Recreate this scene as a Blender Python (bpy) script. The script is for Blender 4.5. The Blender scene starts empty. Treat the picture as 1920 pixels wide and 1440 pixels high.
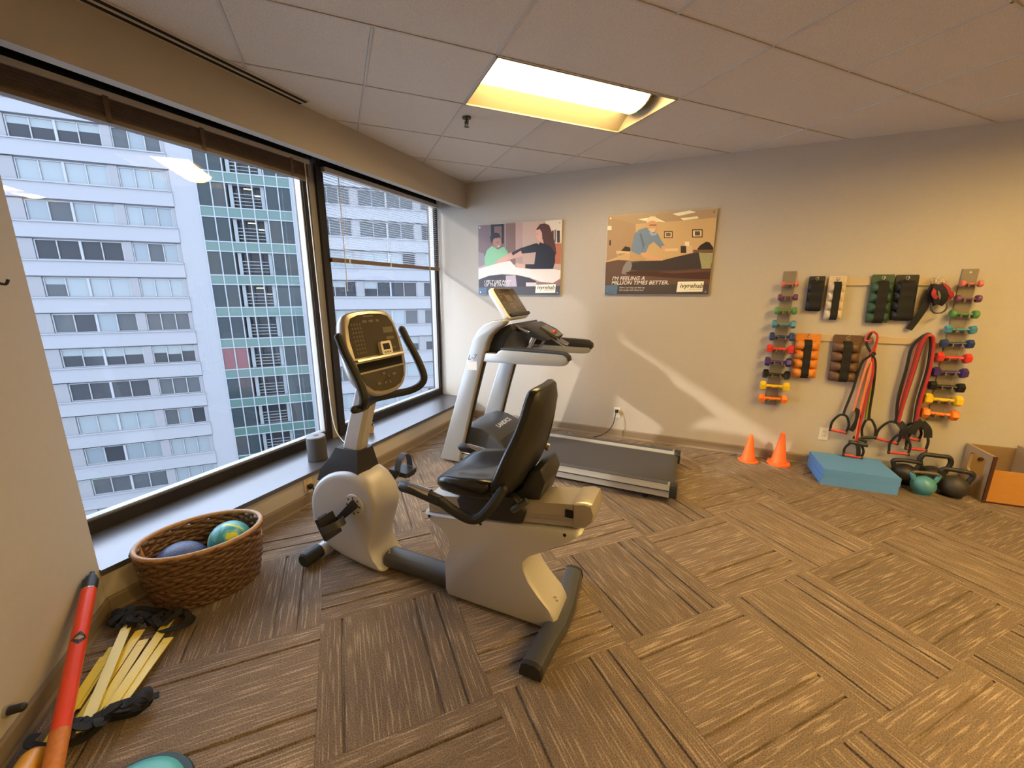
import bpy, bmesh, math, random
from mathutils import Vector, Matrix
random.seed(7)
R = math.radians
sc = bpy.context.scene
COL = sc.collection

# ------------------------------------------------------------------ camera
cam_d = bpy.data.cameras.new('camera'); cam = bpy.data.objects.new('camera', cam_d); COL.objects.link(cam)
cam_d.sensor_width = 36.0; cam_d.lens = 764.72 / 1920 * 36.0; cam_d.clip_start = 0.02; cam_d.clip_end = 500
_pi, _ro, _ya, CAMH = 0.22311, 0.00488, 0.41385, 1.5558
_F = Vector((-math.sin(_ya)*math.cos(_pi), math.cos(_ya)*math.cos(_pi), -math.sin(_pi)))
_R = Vector((math.cos(_ya), math.sin(_ya), 0)); _U = _R.cross(_F)
_R2 = _R*math.cos(_ro) + _U*math.sin(_ro); _U2 = _R2.cross(_F)
_m = Matrix((_R2, _U2, -_F)).transposed().to_4x4(); _m.translation = (0, 0, CAMH)
cam.matrix_world = _m
sc.camera = cam

# ------------------------------------------------------------------ sky, sun, exposure
sc.view_settings.view_transform = 'Standard'; sc.view_settings.look = 'None'
sc.view_settings.gamma = 1.0; sc.view_settings.use_curve_mapping = False
sc.view_settings.exposure = 0.04
w = bpy.data.worlds.new('sky'); sc.world = w; w.use_nodes = True
bg = w.node_tree.nodes['Background']; bg.inputs[0].default_value = (0.66, 0.78, 1.0, 1); bg.inputs[1].default_value = 6.6
sun_d = bpy.data.lights.new('sun', 'SUN'); sun = bpy.data.objects.new('sun', sun_d); COL.objects.link(sun)
sun_d.energy = 2.6; sun_d.angle = R(1.3); sun_d.color = (1.0, 0.88, 0.72)
sun.rotation_euler = Vector((1.20, 1.0, -0.705)).to_track_quat('-Z', 'Y').to_euler()
sun.location = (-30, -26, 24)

# ------------------------------------------------------------------ material helpers
def lin(r, g, b):
    f = lambda c: (c/255/12.92) if c/255 <= 0.04045 else ((c/255+0.055)/1.055)**2.4
    return (f(r), f(g), f(b))
M = {}
def mat(name, col, rough=0.5, metal=0.0, spec=0.5, noise=0.0, nscale=40.0, bump=0.0, bscale=200.0, coat=0.0, emit=None, estr=0.0):
    m = bpy.data.materials.new(name); m.use_nodes = True; nt = m.node_tree; b = nt.nodes['Principled BSDF']
    b.inputs['Base Color'].default_value = (*col, 1); b.inputs['Roughness'].default_value = rough
    b.inputs['Metallic'].default_value = metal; b.inputs['Specular IOR Level'].default_value = spec
    b.inputs['Coat Weight'].default_value = coat
    if emit: b.inputs['Emission Color'].default_value = (*emit, 1); b.inputs['Emission Strength'].default_value = estr
    if noise or bump:
        tc = nt.nodes.new('ShaderNodeTexCoord')
    if noise:
        n = nt.nodes.new('ShaderNodeTexNoise'); n.inputs['Scale'].default_value = nscale; n.inputs['Detail'].default_value = 4
        nt.links.new(tc.outputs['Object'], n.inputs['Vector'])
        mx = nt.nodes.new('ShaderNodeMix'); mx.data_type = 'RGBA'
        mx.inputs[6].default_value = (*[c*(1-noise) for c in col], 1); mx.inputs[7].default_value = (*[min(1, c*(1+noise)) for c in col], 1)
        nt.links.new(n.outputs['Fac'], mx.inputs[0]); nt.links.new(mx.outputs[2], b.inputs['Base Color'])
    if bump:
        n2 = nt.nodes.new('ShaderNodeTexNoise'); n2.inputs['Scale'].default_value = bscale; n2.inputs['Detail'].default_value = 3
        nt.links.new(tc.outputs['Object'], n2.inputs['Vector'])
        bp = nt.nodes.new('ShaderNodeBump'); bp.inputs['Strength'].default_value = bump; bp.inputs['Distance'].default_value = 0.004
        nt.links.new(n2.outputs['Fac'], bp.inputs['Height']); nt.links.new(bp.outputs[0], b.inputs['Normal'])
    M[name] = m
    return m

mat('wall_paint', (0.47, 0.435, 0.385), 0.75, spec=0.25, noise=0.03, nscale=30, bump=0.12, bscale=260)
mat('baseboard', (0.235, 0.185, 0.13), 0.5, spec=0.4)
mat('soffit_paint', (0.44, 0.405, 0.36), 0.8, spec=0.2, bump=0.15, bscale=220)
mat('ceiling_grid', (0.52, 0.48, 0.44), 0.5)
mat('dark_bronze', (0.022, 0.018, 0.016), 0.38, metal=0.3)
mat('alu', (0.30, 0.285, 0.265), 0.45, metal=0.4)
mat('sill', (0.17, 0.165, 0.17), 0.30, metal=0.7, noise=0.05, nscale=12)
mat('black_void', (0.004, 0.004, 0.004), 0.9)
mat('white_plastic', (0.72, 0.68, 0.60), 0.4)
mat('cream_plastic', (0.66, 0.52, 0.30), 0.45)
mat('black_plastic', (0.018, 0.018, 0.019), 0.42)
mat('black_rubber', (0.015, 0.015, 0.016), 0.6)
mat('black_vinyl', (0.012, 0.012, 0.013), 0.26, spec=0.6, bump=0.06, bscale=500)
mat('dark_grey', (0.055, 0.058, 0.066), 0.45)
mat('bike_silver', (0.52, 0.51, 0.50), 0.42, metal=0.25, noise=0.03, nscale=300)
mat('bike_champagne', (0.46, 0.42, 0.36), 0.34, metal=0.45)
mat('tread_silver', (0.40, 0.40, 0.39), 0.33, metal=0.4)
mat('chrome', (0.7, 0.7, 0.7), 0.15, metal=1.0)
mat('steel', (0.5, 0.5, 0.5), 0.3, metal=0.9)
mat('panel_dark', (0.055, 0.045, 0.025), 0.22, spec=0.6)
mat('panel_print', (0.125, 0.108, 0.075), 0.4)
mat('lcd', (0.02, 0.018, 0.012), 0.12)
mat('belt', (0.05, 0.048, 0.055), 0.7, bump=0.25, bscale=400)

# ------------------------------------------------------------------ geometry helpers
class G:
    """collects shapes (world or local coordinates) into one mesh"""
    def __init__(s): s.bm = bmesh.new()
    def face(s, pts, mi=0):
        f = s.bm.faces.new([s.bm.verts.new(p) for p in pts]); f.material_index = mi; return f
    def box(s, a, b, bevel=0.0, seg=2, mtx=None):
        x0, y0, z0 = a; x1, y1, z1 = b
        v = [s.bm.verts.new(p) for p in ((x0,y0,z0),(x1,y0,z0),(x1,y1,z0),(x0,y1,z0),(x0,y0,z1),(x1,y0,z1),(x1,y1,z1),(x0,y1,z1))]
        fs = [s.bm.faces.new([v[i] for i in q]) for q in ((3,2,1,0),(4,5,6,7),(0,1,5,4),(1,2,6,5),(2,3,7,6),(3,0,4,7))]
        s._fin(v, fs, bevel, seg, mtx); return s
    def _fin(s, v, fs, bevel, seg, mtx):
        if mtx is not None:
            for q in v: q.co = mtx @ q.co
        if bevel:
            es = set()
            for f in fs:
                for e in f.edges: es.add(e)
            es = [e for e in es if len(e.link_faces) == 2 and e.calc_face_angle(0) > 0.5]
            bmesh.ops.bevel(s.bm, geom=es, offset=bevel, segments=seg, affect='EDGES', profile=0.5, clamp_overlap=True)
    def prism(s, prof, axis, a, b, bevel=0.0, seg=2, mtx=None, scale_b=1.0):
        """prof: 2D points; axis 'x' -> (y,z), 'y' -> (x,z), 'z' -> (x,y)"""
        def P(p, t):
            return {'x': (t, p[0], p[1]), 'y': (p[0], t, p[1]), 'z': (p[0], p[1], t)}[axis]
        n = len(prof)
        va = [s.bm.verts.new(P(p, a)) for p in prof]; vb = [s.bm.verts.new(P(p, b)) for p in prof]
        fs = [s.bm.faces.new(va), s.bm.faces.new(list(reversed(vb)))]
        for i in range(n): fs.append(s.bm.faces.new((va[(i+1) % n], va[i], vb[i], vb[(i+1) % n])))
        bmesh.ops.recalc_face_normals(s.bm, faces=fs)
        s._fin(va+vb, fs, bevel, seg, mtx); return s
    def loft(s, rings, cap=True, closed_v=False):
        """rings: equal-length closed loops of 3D points"""
        V = [[s.bm.verts.new(p) for p in r] for r in rings]; n = len(rings[0]); fs = []
        m = len(V)
        for j in range(m if closed_v else m-1):
            A, B = V[j], V[(j+1) % m]
            for i in range(n): fs.append(s.bm.faces.new((A[i], A[(i+1) % n], B[(i+1) % n], B[i])))
        if cap and not closed_v:
            fs.append(s.bm.faces.new(list(reversed(V[0])))); fs.append(s.bm.faces.new(V[-1]))
        bmesh.ops.recalc_face_normals(s.bm, faces=fs); return s
    def pillow(s, prof, axis, layers, cen=None):
        """layers: (position along axis, scale of the profile about its centre)"""
        cx = sum(p[0] for p in prof)/len(prof) if cen is None else cen[0]
        cz = sum(p[1] for p in prof)/len(prof) if cen is None else cen[1]
        rings = []
        for t, k in layers:
            q = [((p[0]-cx)*k+cx, (p[1]-cz)*k+cz) for p in prof]
            rings.append([{'x': (t, a, b), 'y': (a, t, b), 'z': (a, b, t)}[axis] for a, b in q])
        return s.loft(rings)
    def tube(s, pts, r, seg=8, closed=False, cap=True, flat=1.0, up=None):
        pts = [Vector(p) for p in pts]; n = len(pts); rad = r if isinstance(r, (list, tuple)) else [r]*n
        rings = []; nrm = None
        for i, p in enumerate(pts):
            if closed: t = (pts[(i+1) % n]-pts[i-1]).normalized()
            else: t = (pts[min(i+1, n-1)]-pts[max(i-1, 0)]).normalized()
            if nrm is None:
                ref = Vector(up) if up else (Vector((0,0,1)) if abs(t.z) < 0.9 else Vector((1,0,0)))
                nrm = (ref-t*ref.dot(t)).normalized()
            else:
                nrm = (nrm-t*nrm.dot(t))
                nrm = nrm.normalized() if nrm.length > 1e-6 else Vector((0,0,1))
            b = t.cross(nrm)
            rings.append([p+nrm*(math.cos(2*math.pi*k/seg)*rad[i]*flat)+b*(math.sin(2*math.pi*k/seg)*rad[i]) for k in range(seg)])
        return s.loft(rings, cap=cap, closed_v=closed)
    def cyl(s, p0, p1, r0, r1=None, seg=16, bevel=0.0):
        r1 = r0 if r1 is None else r1
        p0 = Vector(p0); p1 = Vector(p1)
        if bevel:
            d = (p1-p0).normalized()*bevel
            return s.tube([p0, p0+d*0.001, p0+d, p1-d, p1-d*0.001, p1], [r0*0.001+max(0, r0-bevel), max(0, r0-bevel)+1e-5, r0, r1, max(0, r1-bevel)+1e-5, max(0, r1-bevel)], seg)
        return s.tube([p0, p1], [r0, r1], seg)
    def lathe(s, prof, cen, seg=20, axis='z', cap=True):
        c = Vector(cen); rings = []
        for r, h in prof:
            ring = []
            for k in range(seg):
                a = 2*math.pi*k/seg; u, v = r*math.cos(a), r*math.sin(a)
                ring.append(c+Vector({'z': (u, v, h), 'y': (u, h, v), 'x': (h, u, v)}[axis]))
            rings.append(ring)
        return s.loft(rings, cap=cap)
    def sphere(s, c, r, seg=24, rings=14, sq=(1,1,1)):
        ret = bmesh.ops.create_uvsphere(s.bm, u_segments=seg, v_segments=rings, radius=1.0)
        for v in ret['verts']: v.co = Vector((v.co.x*r*sq[0]+c[0], v.co.y*r*sq[1]+c[1], v.co.z*r*sq[2]+c[2]))
        return s
    def xf(s, mtx):
        for v in s.bm.verts: v.co = mtx @ v.co
        return s

def mesh_of(name, g, mats, smooth=35, off=None):
    me = bpy.data.meshes.new(name)
    if off is not None:
        o = Vector(off)
        for v in g.bm.verts: v.co -= o
    g.bm.to_mesh(me); g.bm.free()
    for m in (mats if isinstance(mats, (list, tuple)) else [mats]): me.materials.append(M[m])
    if smooth:
        for p in me.polygons: p.use_smooth = True
        me.set_sharp_from_angle(angle=R(smooth))
    return me
def root_of(o):
    while o.parent: o = o.parent
    return o
def obj(name, g, mats, parent=None, smooth=35, local=False):
    """one mesh object; shapes given in world coordinates unless local"""
    off = None
    if parent is not None and not local: off = root_of(parent).location
    me = mesh_of(name, g, mats, smooth, off)
    o = bpy.data.objects.new(name, me); COL.objects.link(o)
    if parent is not None: o.parent = parent
    return o
def solo(name, g, mats, loc, smooth=35):
    """top-level mesh thing with its origin at loc, shapes in world coordinates"""
    me = mesh_of(name, g, mats, smooth, loc)
    o = bpy.data.objects.new(name, me); COL.objects.link(o); o.location = loc
    return o
def tag(o, label, cat, group=None):
    o['label'] = label; o['category'] = cat
    if group: o['group'] = group
    return o
def thing(name, label, cat, loc, group=None):
    o = bpy.data.objects.new(name, None); COL.objects.link(o); o.location = loc; o.empty_display_size = 0.1
    return tag(o, label, cat, group)
def struct(o): o['kind'] = 'structure'; return o
def link_mesh(name, me, parent, loc=(0,0,0), rot=None):
    o = bpy.data.objects.new(name, me); COL.objects.link(o); o.parent = parent; o.location = loc
    if rot: o.rotation_euler = rot
    return o
def copy_tree(o, parent=None):
    c = o.copy(); COL.objects.link(c); c.parent = parent
    for ch in list(o.children): copy_tree(ch, c)
    return c
def text_mesh(body, size, shear=0.0, extrude=0.0004, align='LEFT', spacing=1.0, bold=0.0):
    cu = bpy.data.curves.new('lettering', 'FONT'); cu.body = body; cu.size = size; cu.shear = shear; cu.extrude = extrude
    cu.align_x = align; cu.space_character = spacing; cu.offset = bold; cu.resolution_u = 2
    t = bpy.data.objects.new('lettering', cu); COL.objects.link(t)
    me = bpy.data.meshes.new_from_object(t.evaluated_get(bpy.context.evaluated_depsgraph_get()))
    bpy.data.objects.remove(t); bpy.data.curves.remove(cu)
    return me
def text_obj(name, body, size, m, parent, mtx, **k):
    """mtx: world placement of the lettering (x = reading direction, z = out of the surface)"""
    me = text_mesh(body, size, **k)
    me.transform(mtx)
    if parent is not None: me.transform(Matrix.Translation(-root_of(parent).location))
    me.materials.clear(); me.materials.append(M[m])
    o = bpy.data.objects.new(name, me); COL.objects.link(o); o.parent = parent
    return o
def frame(o, xdir, ydir):
    x = Vector(xdir).normalized(); y = Vector(ydir).normalized(); z = x.cross(y)
    m = Matrix((x, y, z)).transposed().to_4x4(); m.translation = Vector(o); return m
def smoothpts(pts, n=6, closed=False):
    """Catmull-Rom through the points"""
    P = [Vector(p) for p in pts]; out = []; k = len(P)
    rng = range(k if closed else k-1)
    for i in rng:
        if closed: a, b, c, d = P[i-1], P[i], P[(i+1) % k], P[(i+2) % k]
        else: a, b, c, d = P[max(i-1, 0)], P[i], P[i+1], P[min(i+2, k-1)]
        for j in range(n):
            t = j/n
            out.append(0.5*((2*b)+(c-a)*t+(2*a-5*b+4*c-d)*t*t+(3*b-a-3*c+d)*t*t*t))
    if not closed: out.append(P[-1])
    return out

# room coordinates: window wall along y, back wall along x; carpet and ceiling grid turned by GA
GA = 0.81206; GU = Vector((math.cos(GA), math.sin(GA), 0)); GV = Vector((-math.sin(GA), math.cos(GA), 0))
H = 2.743; XK = -2.4957; XG = -2.9571; YB = 4.3688; ZS = 0.2455; YC = 0.77; XR = 6.0; YN = -2.6
def uv(u, v, z=0): return GU*u+GV*v+Vector((0, 0, z))
# ------------------------------------------------------------------ carpet
def carpet_material():
    m = bpy.data.materials.new('carpet'); m.use_nodes = True; nt = m.node_tree; b = nt.nodes['Principled BSDF']
    N = nt.nodes.new; L = nt.links.new
    b.inputs['Roughness'].default_value = 0.95; b.inputs['Specular IOR Level'].default_value = 0.12
    tc = N('ShaderNodeTexCoord'); oi = N('ShaderNodeObjectInfo')
    add = N('ShaderNodeVectorMath'); add.operation = 'ADD'
    comb = N('ShaderNodeCombineXYZ'); ml = N('ShaderNodeMath'); ml.operation = 'MULTIPLY'; ml.inputs[1].default_value = 37.0
    L(oi.outputs['Random'], ml.inputs[0]); L(ml.outputs[0], comb.inputs[0]); L(ml.outputs[0], comb.inputs[1])
    L(tc.outputs['Object'], add.inputs[0]); L(comb.outputs[0], add.inputs[1])
    def streak(sx, sy, det, lo, hi):
        mp = N('ShaderNodeMapping'); mp.inputs['Scale'].default_value = (sx, sy, 1)
        n = N('ShaderNodeTexNoise'); n.inputs['Scale'].default_value = 1.0; n.inputs['Detail'].default_value = det
        r = N('ShaderNodeMapRange'); r.inputs[1].default_value = lo; r.inputs[2].default_value = hi
        L(add.outputs[0], mp.inputs[0]); L(mp.outputs[0], n.inputs['Vector']); L(n.outputs['Fac'], r.inputs[0]); return r.outputs[0]
    s1 = streak(5.5, 120, 1.0, 0.54, 0.68)      # thin pale dashes along the tile
    s2 = streak(0.9, 22, 2, 0.3, 0.7)     # broad bands
    s3 = streak(200, 200, 4, 0.32, 0.68)      # pile grain
    base = N('ShaderNodeMix'); base.data_type = 'RGBA'; base.inputs[6].default_value = (0.176, 0.135, 0.103, 1); base.inputs[7].default_value = (0.216, 0.162, 0.119, 1); L(s2, base.inputs[0])
    d1 = N('ShaderNodeMix'); d1.data_type = 'RGBA'; d1.inputs[7].default_value = (0.60, 0.49, 0.37, 1); L(base.outputs[2], d1.inputs[6])
    f1 = N('ShaderNodeMath'); f1.operation = 'MULTIPLY'; f1.inputs[1].default_value = 0.40; L(s1, f1.inputs[0]); L(f1.outputs[0], d1.inputs[0])
    gm = N('ShaderNodeMix'); gm.data_type = 'RGBA'; gm.blend_type = 'MULTIPLY'; gm.inputs[0].default_value = 0.8
    gr = N('ShaderNodeMapRange'); gr.inputs[3].default_value = 0.50; gr.inputs[4].default_value = 1.45; L(s3, gr.inputs[0])
    L(d1.outputs[2], gm.inputs[6]); L(gr.outputs[0], gm.inputs[7])
    tint = N('ShaderNodeMix'); tint.data_type = 'RGBA'; tint.blend_type = 'MULTIPLY'; tint.inputs[0].default_value = 1.0
    tr = N('ShaderNodeMapRange'); tr.inputs[3].default_value = 0.86; tr.inputs[4].default_value = 1.12; L(oi.outputs['Random'], tr.inputs[0])
    L(gm.outputs[2], tint.inputs[6]); L(tr.outputs[0], tint.inputs[7]); L(tint.outputs[2], b.inputs['Base Color'])
    bp = N('ShaderNodeBump'); bp.inputs['Strength'].default_value = 0.5; bp.inputs['Distance'].default_value = 0.004; L(s3, bp.inputs['Height']); L(bp.outputs[0], b.inputs['Normal'])
    M['carpet'] = m
carpet_material()
mat('carpet_backing', (0.02, 0.016, 0.013), 0.95)

def room_poly():
    d = -GV   # the near wall runs from the column corner along the grid direction
    t = (YN-YC)/d.y
    return [(XK, YC), (XK+d.x*t, YN), (XR, YN), (XR, YB), (XK, YB)]
POLY = room_poly()
def clip_bm(bm):
    n = len(POLY); cx = 1.0; cy = 2.0
    for i in range(n):
        a = Vector((*POLY[i], 0)); b2 = Vector((*POLY[(i+1) % n], 0)); e = (b2-a).normalized(); nn = Vector((e.y, -e.x, 0))
        if nn.dot(Vector((cx, cy, 0))-a) > 0: nn = -nn
        bmesh.ops.bisect_plane(bm, geom=bm.verts[:]+bm.edges[:]+bm.faces[:], plane_co=a-nn*0.002, plane_no=nn, clear_outer=True, dist=1e-5)
def inside(pts):
    """-1 all outside, 1 all inside, 0 cut"""
    n = len(POLY); cx, cy = 1.0, 2.0; cut = False
    for i in range(n):
        a = Vector((*POLY[i], 0)); b2 = Vector((*POLY[(i+1) % n], 0)); e = (b2-a).normalized(); nn = Vector((e.y, -e.x, 0))
        if nn.dot(Vector((cx, cy, 0))-a) > 0: nn = -nn
        ds = [nn.dot(Vector((p[0], p[1], 0))-a) for p in pts]
        if min(ds) > -0.004: return -1
        if max(ds) > -0.003: cut = True
    return 0 if cut else 1

g = G(); g.prism(POLY, 'z', -0.12, -0.012)
floor = struct(obj('floor', g, 'carpet_backing', smooth=0))
TS = 0.6425; HT = TS/2
def tile_geo():
    g = G(); y = -HT+0.001; top = []
    def groove(c, w, d): return [(c-w/2-0.002, 0), (c-w/2, -d), (c+w/2, -d), (c+w/2+0.002, 0)]
    prof = [(-HT+0.0002, -0.012), (-HT+0.0002, -0.0006), (-HT+0.0012, 0)]
    for c, wd in ((0.100, 0.008), (0.200, 0.0115), (0.548, 0.008)):
        prof += groove(c-HT, wd, 0.008)
    prof += [(HT-0.0012, 0), (HT-0.0002, -0.0006), (HT-0.0002, -0.012)]
    pts = [(p[0], p[1]) for p in prof]
    A = [g.bm.verts.new((-HT+0.0002, p[0], p[1])) for p in pts]; B = [g.bm.verts.new((HT-0.0002, p[0], p[1])) for p in pts]
    for i in range(len(pts)-1): g.bm.faces.new((A[i], B[i], B[i+1], A[i+1]))
    return g
TILE = mesh_of('carpet_tile', tile_geo(), 'carpet', 0)
for i in range(-9, 14):
    for j in range(-9, 12):
        c = uv(-0.20+TS*(i+0.5), 1.227+TS*(j+0.5))
        rot = GA + (0 if (i+j) % 2 == 1 else math.pi/2)
        q = Matrix.Translation(c) @ Matrix.Rotation(rot, 4, 'Z')
        cs = [q @ Vector(p) for p in ((-HT, -HT, 0), (HT, -HT, 0), (HT, HT, 0), (-HT, HT, 0))]
        k = inside(cs)
        if k == -1: continue
        me = TILE
        if k == 0:
            gg = tile_geo(); gg.xf(q); clip_bm(gg.bm)
            if not gg.bm.faces: gg.bm.free(); continue
            gg.xf(q.inverted()); me = mesh_of('carpet_tile', gg, 'carpet', 0)
        link_mesh('carpet_tile', me, floor, c, (0, 0, rot))

# ------------------------------------------------------------------ ceiling
def tile_ceiling_material():
    m = mat('ceiling_tile', (0.66, 0.61, 0.555), 0.92, spec=0.1)
    nt = m.node_tree; b = nt.nodes['Principled BSDF']; N = nt.nodes.new; L = nt.links.new
    tc = N('ShaderNodeTexCoord'); v = N('ShaderNodeTexNoise'); v.inputs['Scale'].default_value = 210; v.inputs['Detail'].default_value = 4; v.inputs['Roughness'].default_value = 0.7
    r = N('ShaderNodeMapRange'); r.inputs[1].default_value = 0.35; r.inputs[2].default_value = 0.60; r.inputs[3].default_value = 0.78; r.inputs[4].default_value = 1.06
    mx = N('ShaderNodeMix'); mx.data_type = 'RGBA'; mx.blend_type = 'MULTIPLY'; mx.inputs[0].default_value = 1; mx.inputs[6].default_value = (0.66, 0.61, 0.555, 1)
    L(tc.outputs['Object'], v.inputs['Vector']); L(v.outputs['Fac'], r.inputs[0]); L(r.outputs[0], mx.inputs[7]); L(mx.outputs[2], b.inputs['Base Color'])
    bp = N('ShaderNodeBump'); bp.inputs['Strength'].default_value = 0.4; bp.inputs['Distance'].default_value = 0.004; L(v.outputs['Fac'], bp.inputs['Height']); L(bp.outputs[0], b.inputs['Normal'])
tile_ceiling_material()
CP = 0.6125; CU0 = 0.863-CP; CV0 = 2.277; CB = 0.012
EX = 0.14
g = G(); g.prism([(XG-0.15, YC-0.3)]+[(POLY[1][0]-0.2, YN-0.1), (XR+0.1, YN-0.1), (XR+0.1, YB+0.1), (XG-0.15, YB+0.1)], 'z', H+0.16, H+0.22)
ceiling = struct(obj('ceiling', g, 'soffit_paint', smooth=0))
# troffers on the grid: (column index, row index), two cells long along u
TROFFERS = [(1, 0), (4, -4), (3, -7), (5, -9), (1, -9)]
taken = set()
for a, b2 in TROFFERS: taken |= {(a, b2), (a+1, b2)}
def ctile_geo(L_):
    g = G(); a, b2 = CP*L_/2-CB/2-0.001, CP/2-CB/2-0.001
    g.box((-a, -b2, 0.004), (a, b2, 0.02), 0.002, 1); return g
C1 = mesh_of('ceiling_tile', ctile_geo(1), 'ceiling_tile', 0); C2 = mesh_of('ceiling_tile', ctile_geo(2), 'ceiling_tile', 0)
bars = G()
def cbar(p, q, w_=CB):
    d = (q-p).normalized(); n = Vector((-d.y, d.x, 0))*w_/2; z0, z1 = Vector((0, 0, 0)), Vector((0, 0, 0.03))
    V = [bars.bm.verts.new(c) for c in (p-n+z0, p+n+z0, p+n+z1, p-n+z1, q-n+z0, q+n+z0, q+n+z1, q-n+z1)]
    for f in ((0,1,2,3), (7,6,5,4), (0,4,5,1), (1,5,6,2), (2,6,7,3), (3,7,4,0)): bars.bm.faces.new([V[k] for k in f])
def long_tile(i, j):   # the row in front of the lamp has double-length tiles
    return j == -1 and i % 2 == 1
for i in range(-11, 15):
    for j in range(-11, 11):
        if (i, j) in taken: continue
        n = 1
        if j == -1:
            if i % 2 == 0: continue
            n = 2
        c = uv(CU0+CP*(i+n/2), CV0+CP*(j+0.5), H)
        hx, hy = CP*n/2, CP/2
        cs = [c+GU*a*hx+GV*b2*hy for a, b2 in ((-1, -1), (1, -1), (1, 1), (-1, 1))]
        k = inside(cs)
        if k == -1: continue
        me = (C1, C2)[n-1]; q = Matrix.Translation(c) @ Matrix.Rotation(GA, 4, 'Z')
        if k == 0:
            gg = ctile_geo(n); gg.xf(q); clip_bm(gg.bm)
            if not gg.bm.faces: gg.bm.free(); continue
            gg.xf(q.inverted()); me = mesh_of('ceiling_tile', gg, 'ceiling_tile', 0)
        link_mesh('ceiling_tile', me, ceiling, c, (0, 0, GA))
for j in range(-11, 12): cbar(uv(CU0-CP*11, CV0+CP*j, H), uv(CU0+CP*15, CV0+CP*j, H))
for i in range(-11, 16):
    if i % 2 == 0:
        cbar(uv(CU0+CP*i, CV0-CP*11, H), uv(CU0+CP*i, CV0-CP*1, H)); 
        # broken at the long tiles and the lamp's own opening
        cbar(uv(CU0+CP*i, CV0+CP*(1 if i == 2 else 0), H), uv(CU0+CP*i, CV0+CP*11, H))
    else: cbar(uv(CU0+CP*i, CV0-CP*11, H), uv(CU0+CP*i, CV0+CP*11, H))
clip_bm(bars.bm)
obj('grid_bars', bars, 'ceiling_grid', ceiling, 0)

# ------------------------------------------------------------------ walls
g = G(); g.box((XG-0.045, YB, -0.1), (XR+0.1, YB+0.12, H+0.2)); wall_back = struct(obj('wall_back', g, 'wall_paint', smooth=0))
g = G(); g.box((XG-0.2, YC-0.02, -0.1), (XK, YB, ZS-0.03)); wall_left = struct(obj('wall_left', g, 'wall_paint', smooth=0))
P0 = Vector((XK, YC, 0)); P1 = Vector((*POLY[1], 0)); nn = GU*-0.15
g = G(); g.prism([(P0.x, P0.y), (P1.x, P1.y), (P1.x+nn.x-0.5, P1.y+nn.y), (XG-0.25, P0.y-0.35), (XG-0.25, P0.y)], 'z', -0.1, H+0.2)
wall_near = struct(obj('wall_near', g, 'wall_paint', smooth=0))
g = G(); g.box((XR, YN-0.1, -0.1), (XR+0.12, YB+0.12, H+0.2)); struct(obj('wall_right', g, 'wall_paint', smooth=0))
g = G(); g.box((POLY[1][0]-0.6, YN-0.12, -0.1), (XR+0.12, YN, H+0.2)); struct(obj('wall_rear', g, 'wall_paint', smooth=0))
# soffit over the window with a pocket for the blinds behind it
g = G(); g.box((XK-0.07, YC, 2.478), (XK, YB, H+0.16)); g.box((XG-0.2, YC, H+0.0), (XK-0.07, YB, H+0.16))
struct(obj('trim_1', g, 'soffit_paint', smooth=0))
# baseboards
def baseboard(name, a, b2, inward, h=0.088, t=0.012):
    a = Vector(a); b2 = Vector(b2); n = Vector(inward)
    g = G(); prof = [(0, 0), (t+0.006, 0), (t+0.004, 0.008), (t, 0.016), (t, h-0.012), (t-0.005, h), (0, h)]
    A = [g.bm.verts.new(a+n*p[0]+Vector((0, 0, p[1]))) for p in prof]; Bv = [g.bm.verts.new(b2+n*p[0]+Vector((0, 0, p[1]))) for p in prof]
    k = len(prof); fs = [g.bm.faces.new(A), g.bm.faces.new(list(reversed(Bv)))]
    for i in range(k): fs.append(g.bm.faces.new((A[i], A[(i+1) % k], Bv[(i+1) % k], Bv[i])))
    bmesh.ops.recalc_face_normals(g.bm, faces=fs)
    return struct(obj(name, g, 'baseboard', smooth=0))
baseboard('baseboard_back', (XK, YB, 0), (XR, YB, 0), (0, -1, 0))
baseboard('baseboard_left', (XK, YC, 0), (XK, YB-0.02, 0), (1, 0, 0))
baseboard('baseboard_near', (P0.x, P0.y, 0), (P1.x, P1.y, 0), GU)
# sill slab
g = G(); g.box((XG+0.0, YC, ZS-0.03), (XK+0.018, YB, ZS), 0.004, 2); struct(obj('trim_2', g, 'sill'))

# ------------------------------------------------------------------ windows
def glass_material():
    m = bpy.data.materials.new('window_glass'); m.use_nodes = True; nt = m.node_tree; nt.nodes.clear(); N = nt.nodes.new; L = nt.links.new
    out = N('ShaderNodeOutputMaterial'); mix = N('ShaderNodeMixShader'); tr = N('ShaderNodeBsdfTransparent'); gl = N('ShaderNodeBsdfGlossy'); fr = N('ShaderNodeFresnel')
    tr.inputs[0].default_value = (0.93, 0.96, 0.97, 1); gl.inputs['Roughness'].default_value = 0.0; gl.inputs[0].default_value = (1, 1, 1, 1); fr.inputs[0].default_value = 1.5
    L(fr.outputs[0], mix.inputs[0]); L(tr.outputs[0], mix.inputs[1]); L(gl.outputs[0], mix.inputs[2]); L(mix.outputs[0], out.inputs[0]); M['window_glass'] = m
glass_material()
ZT = 2.55
mat('pocket_black', (0.006, 0.005, 0.005), 0.7, spec=.2)
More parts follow.
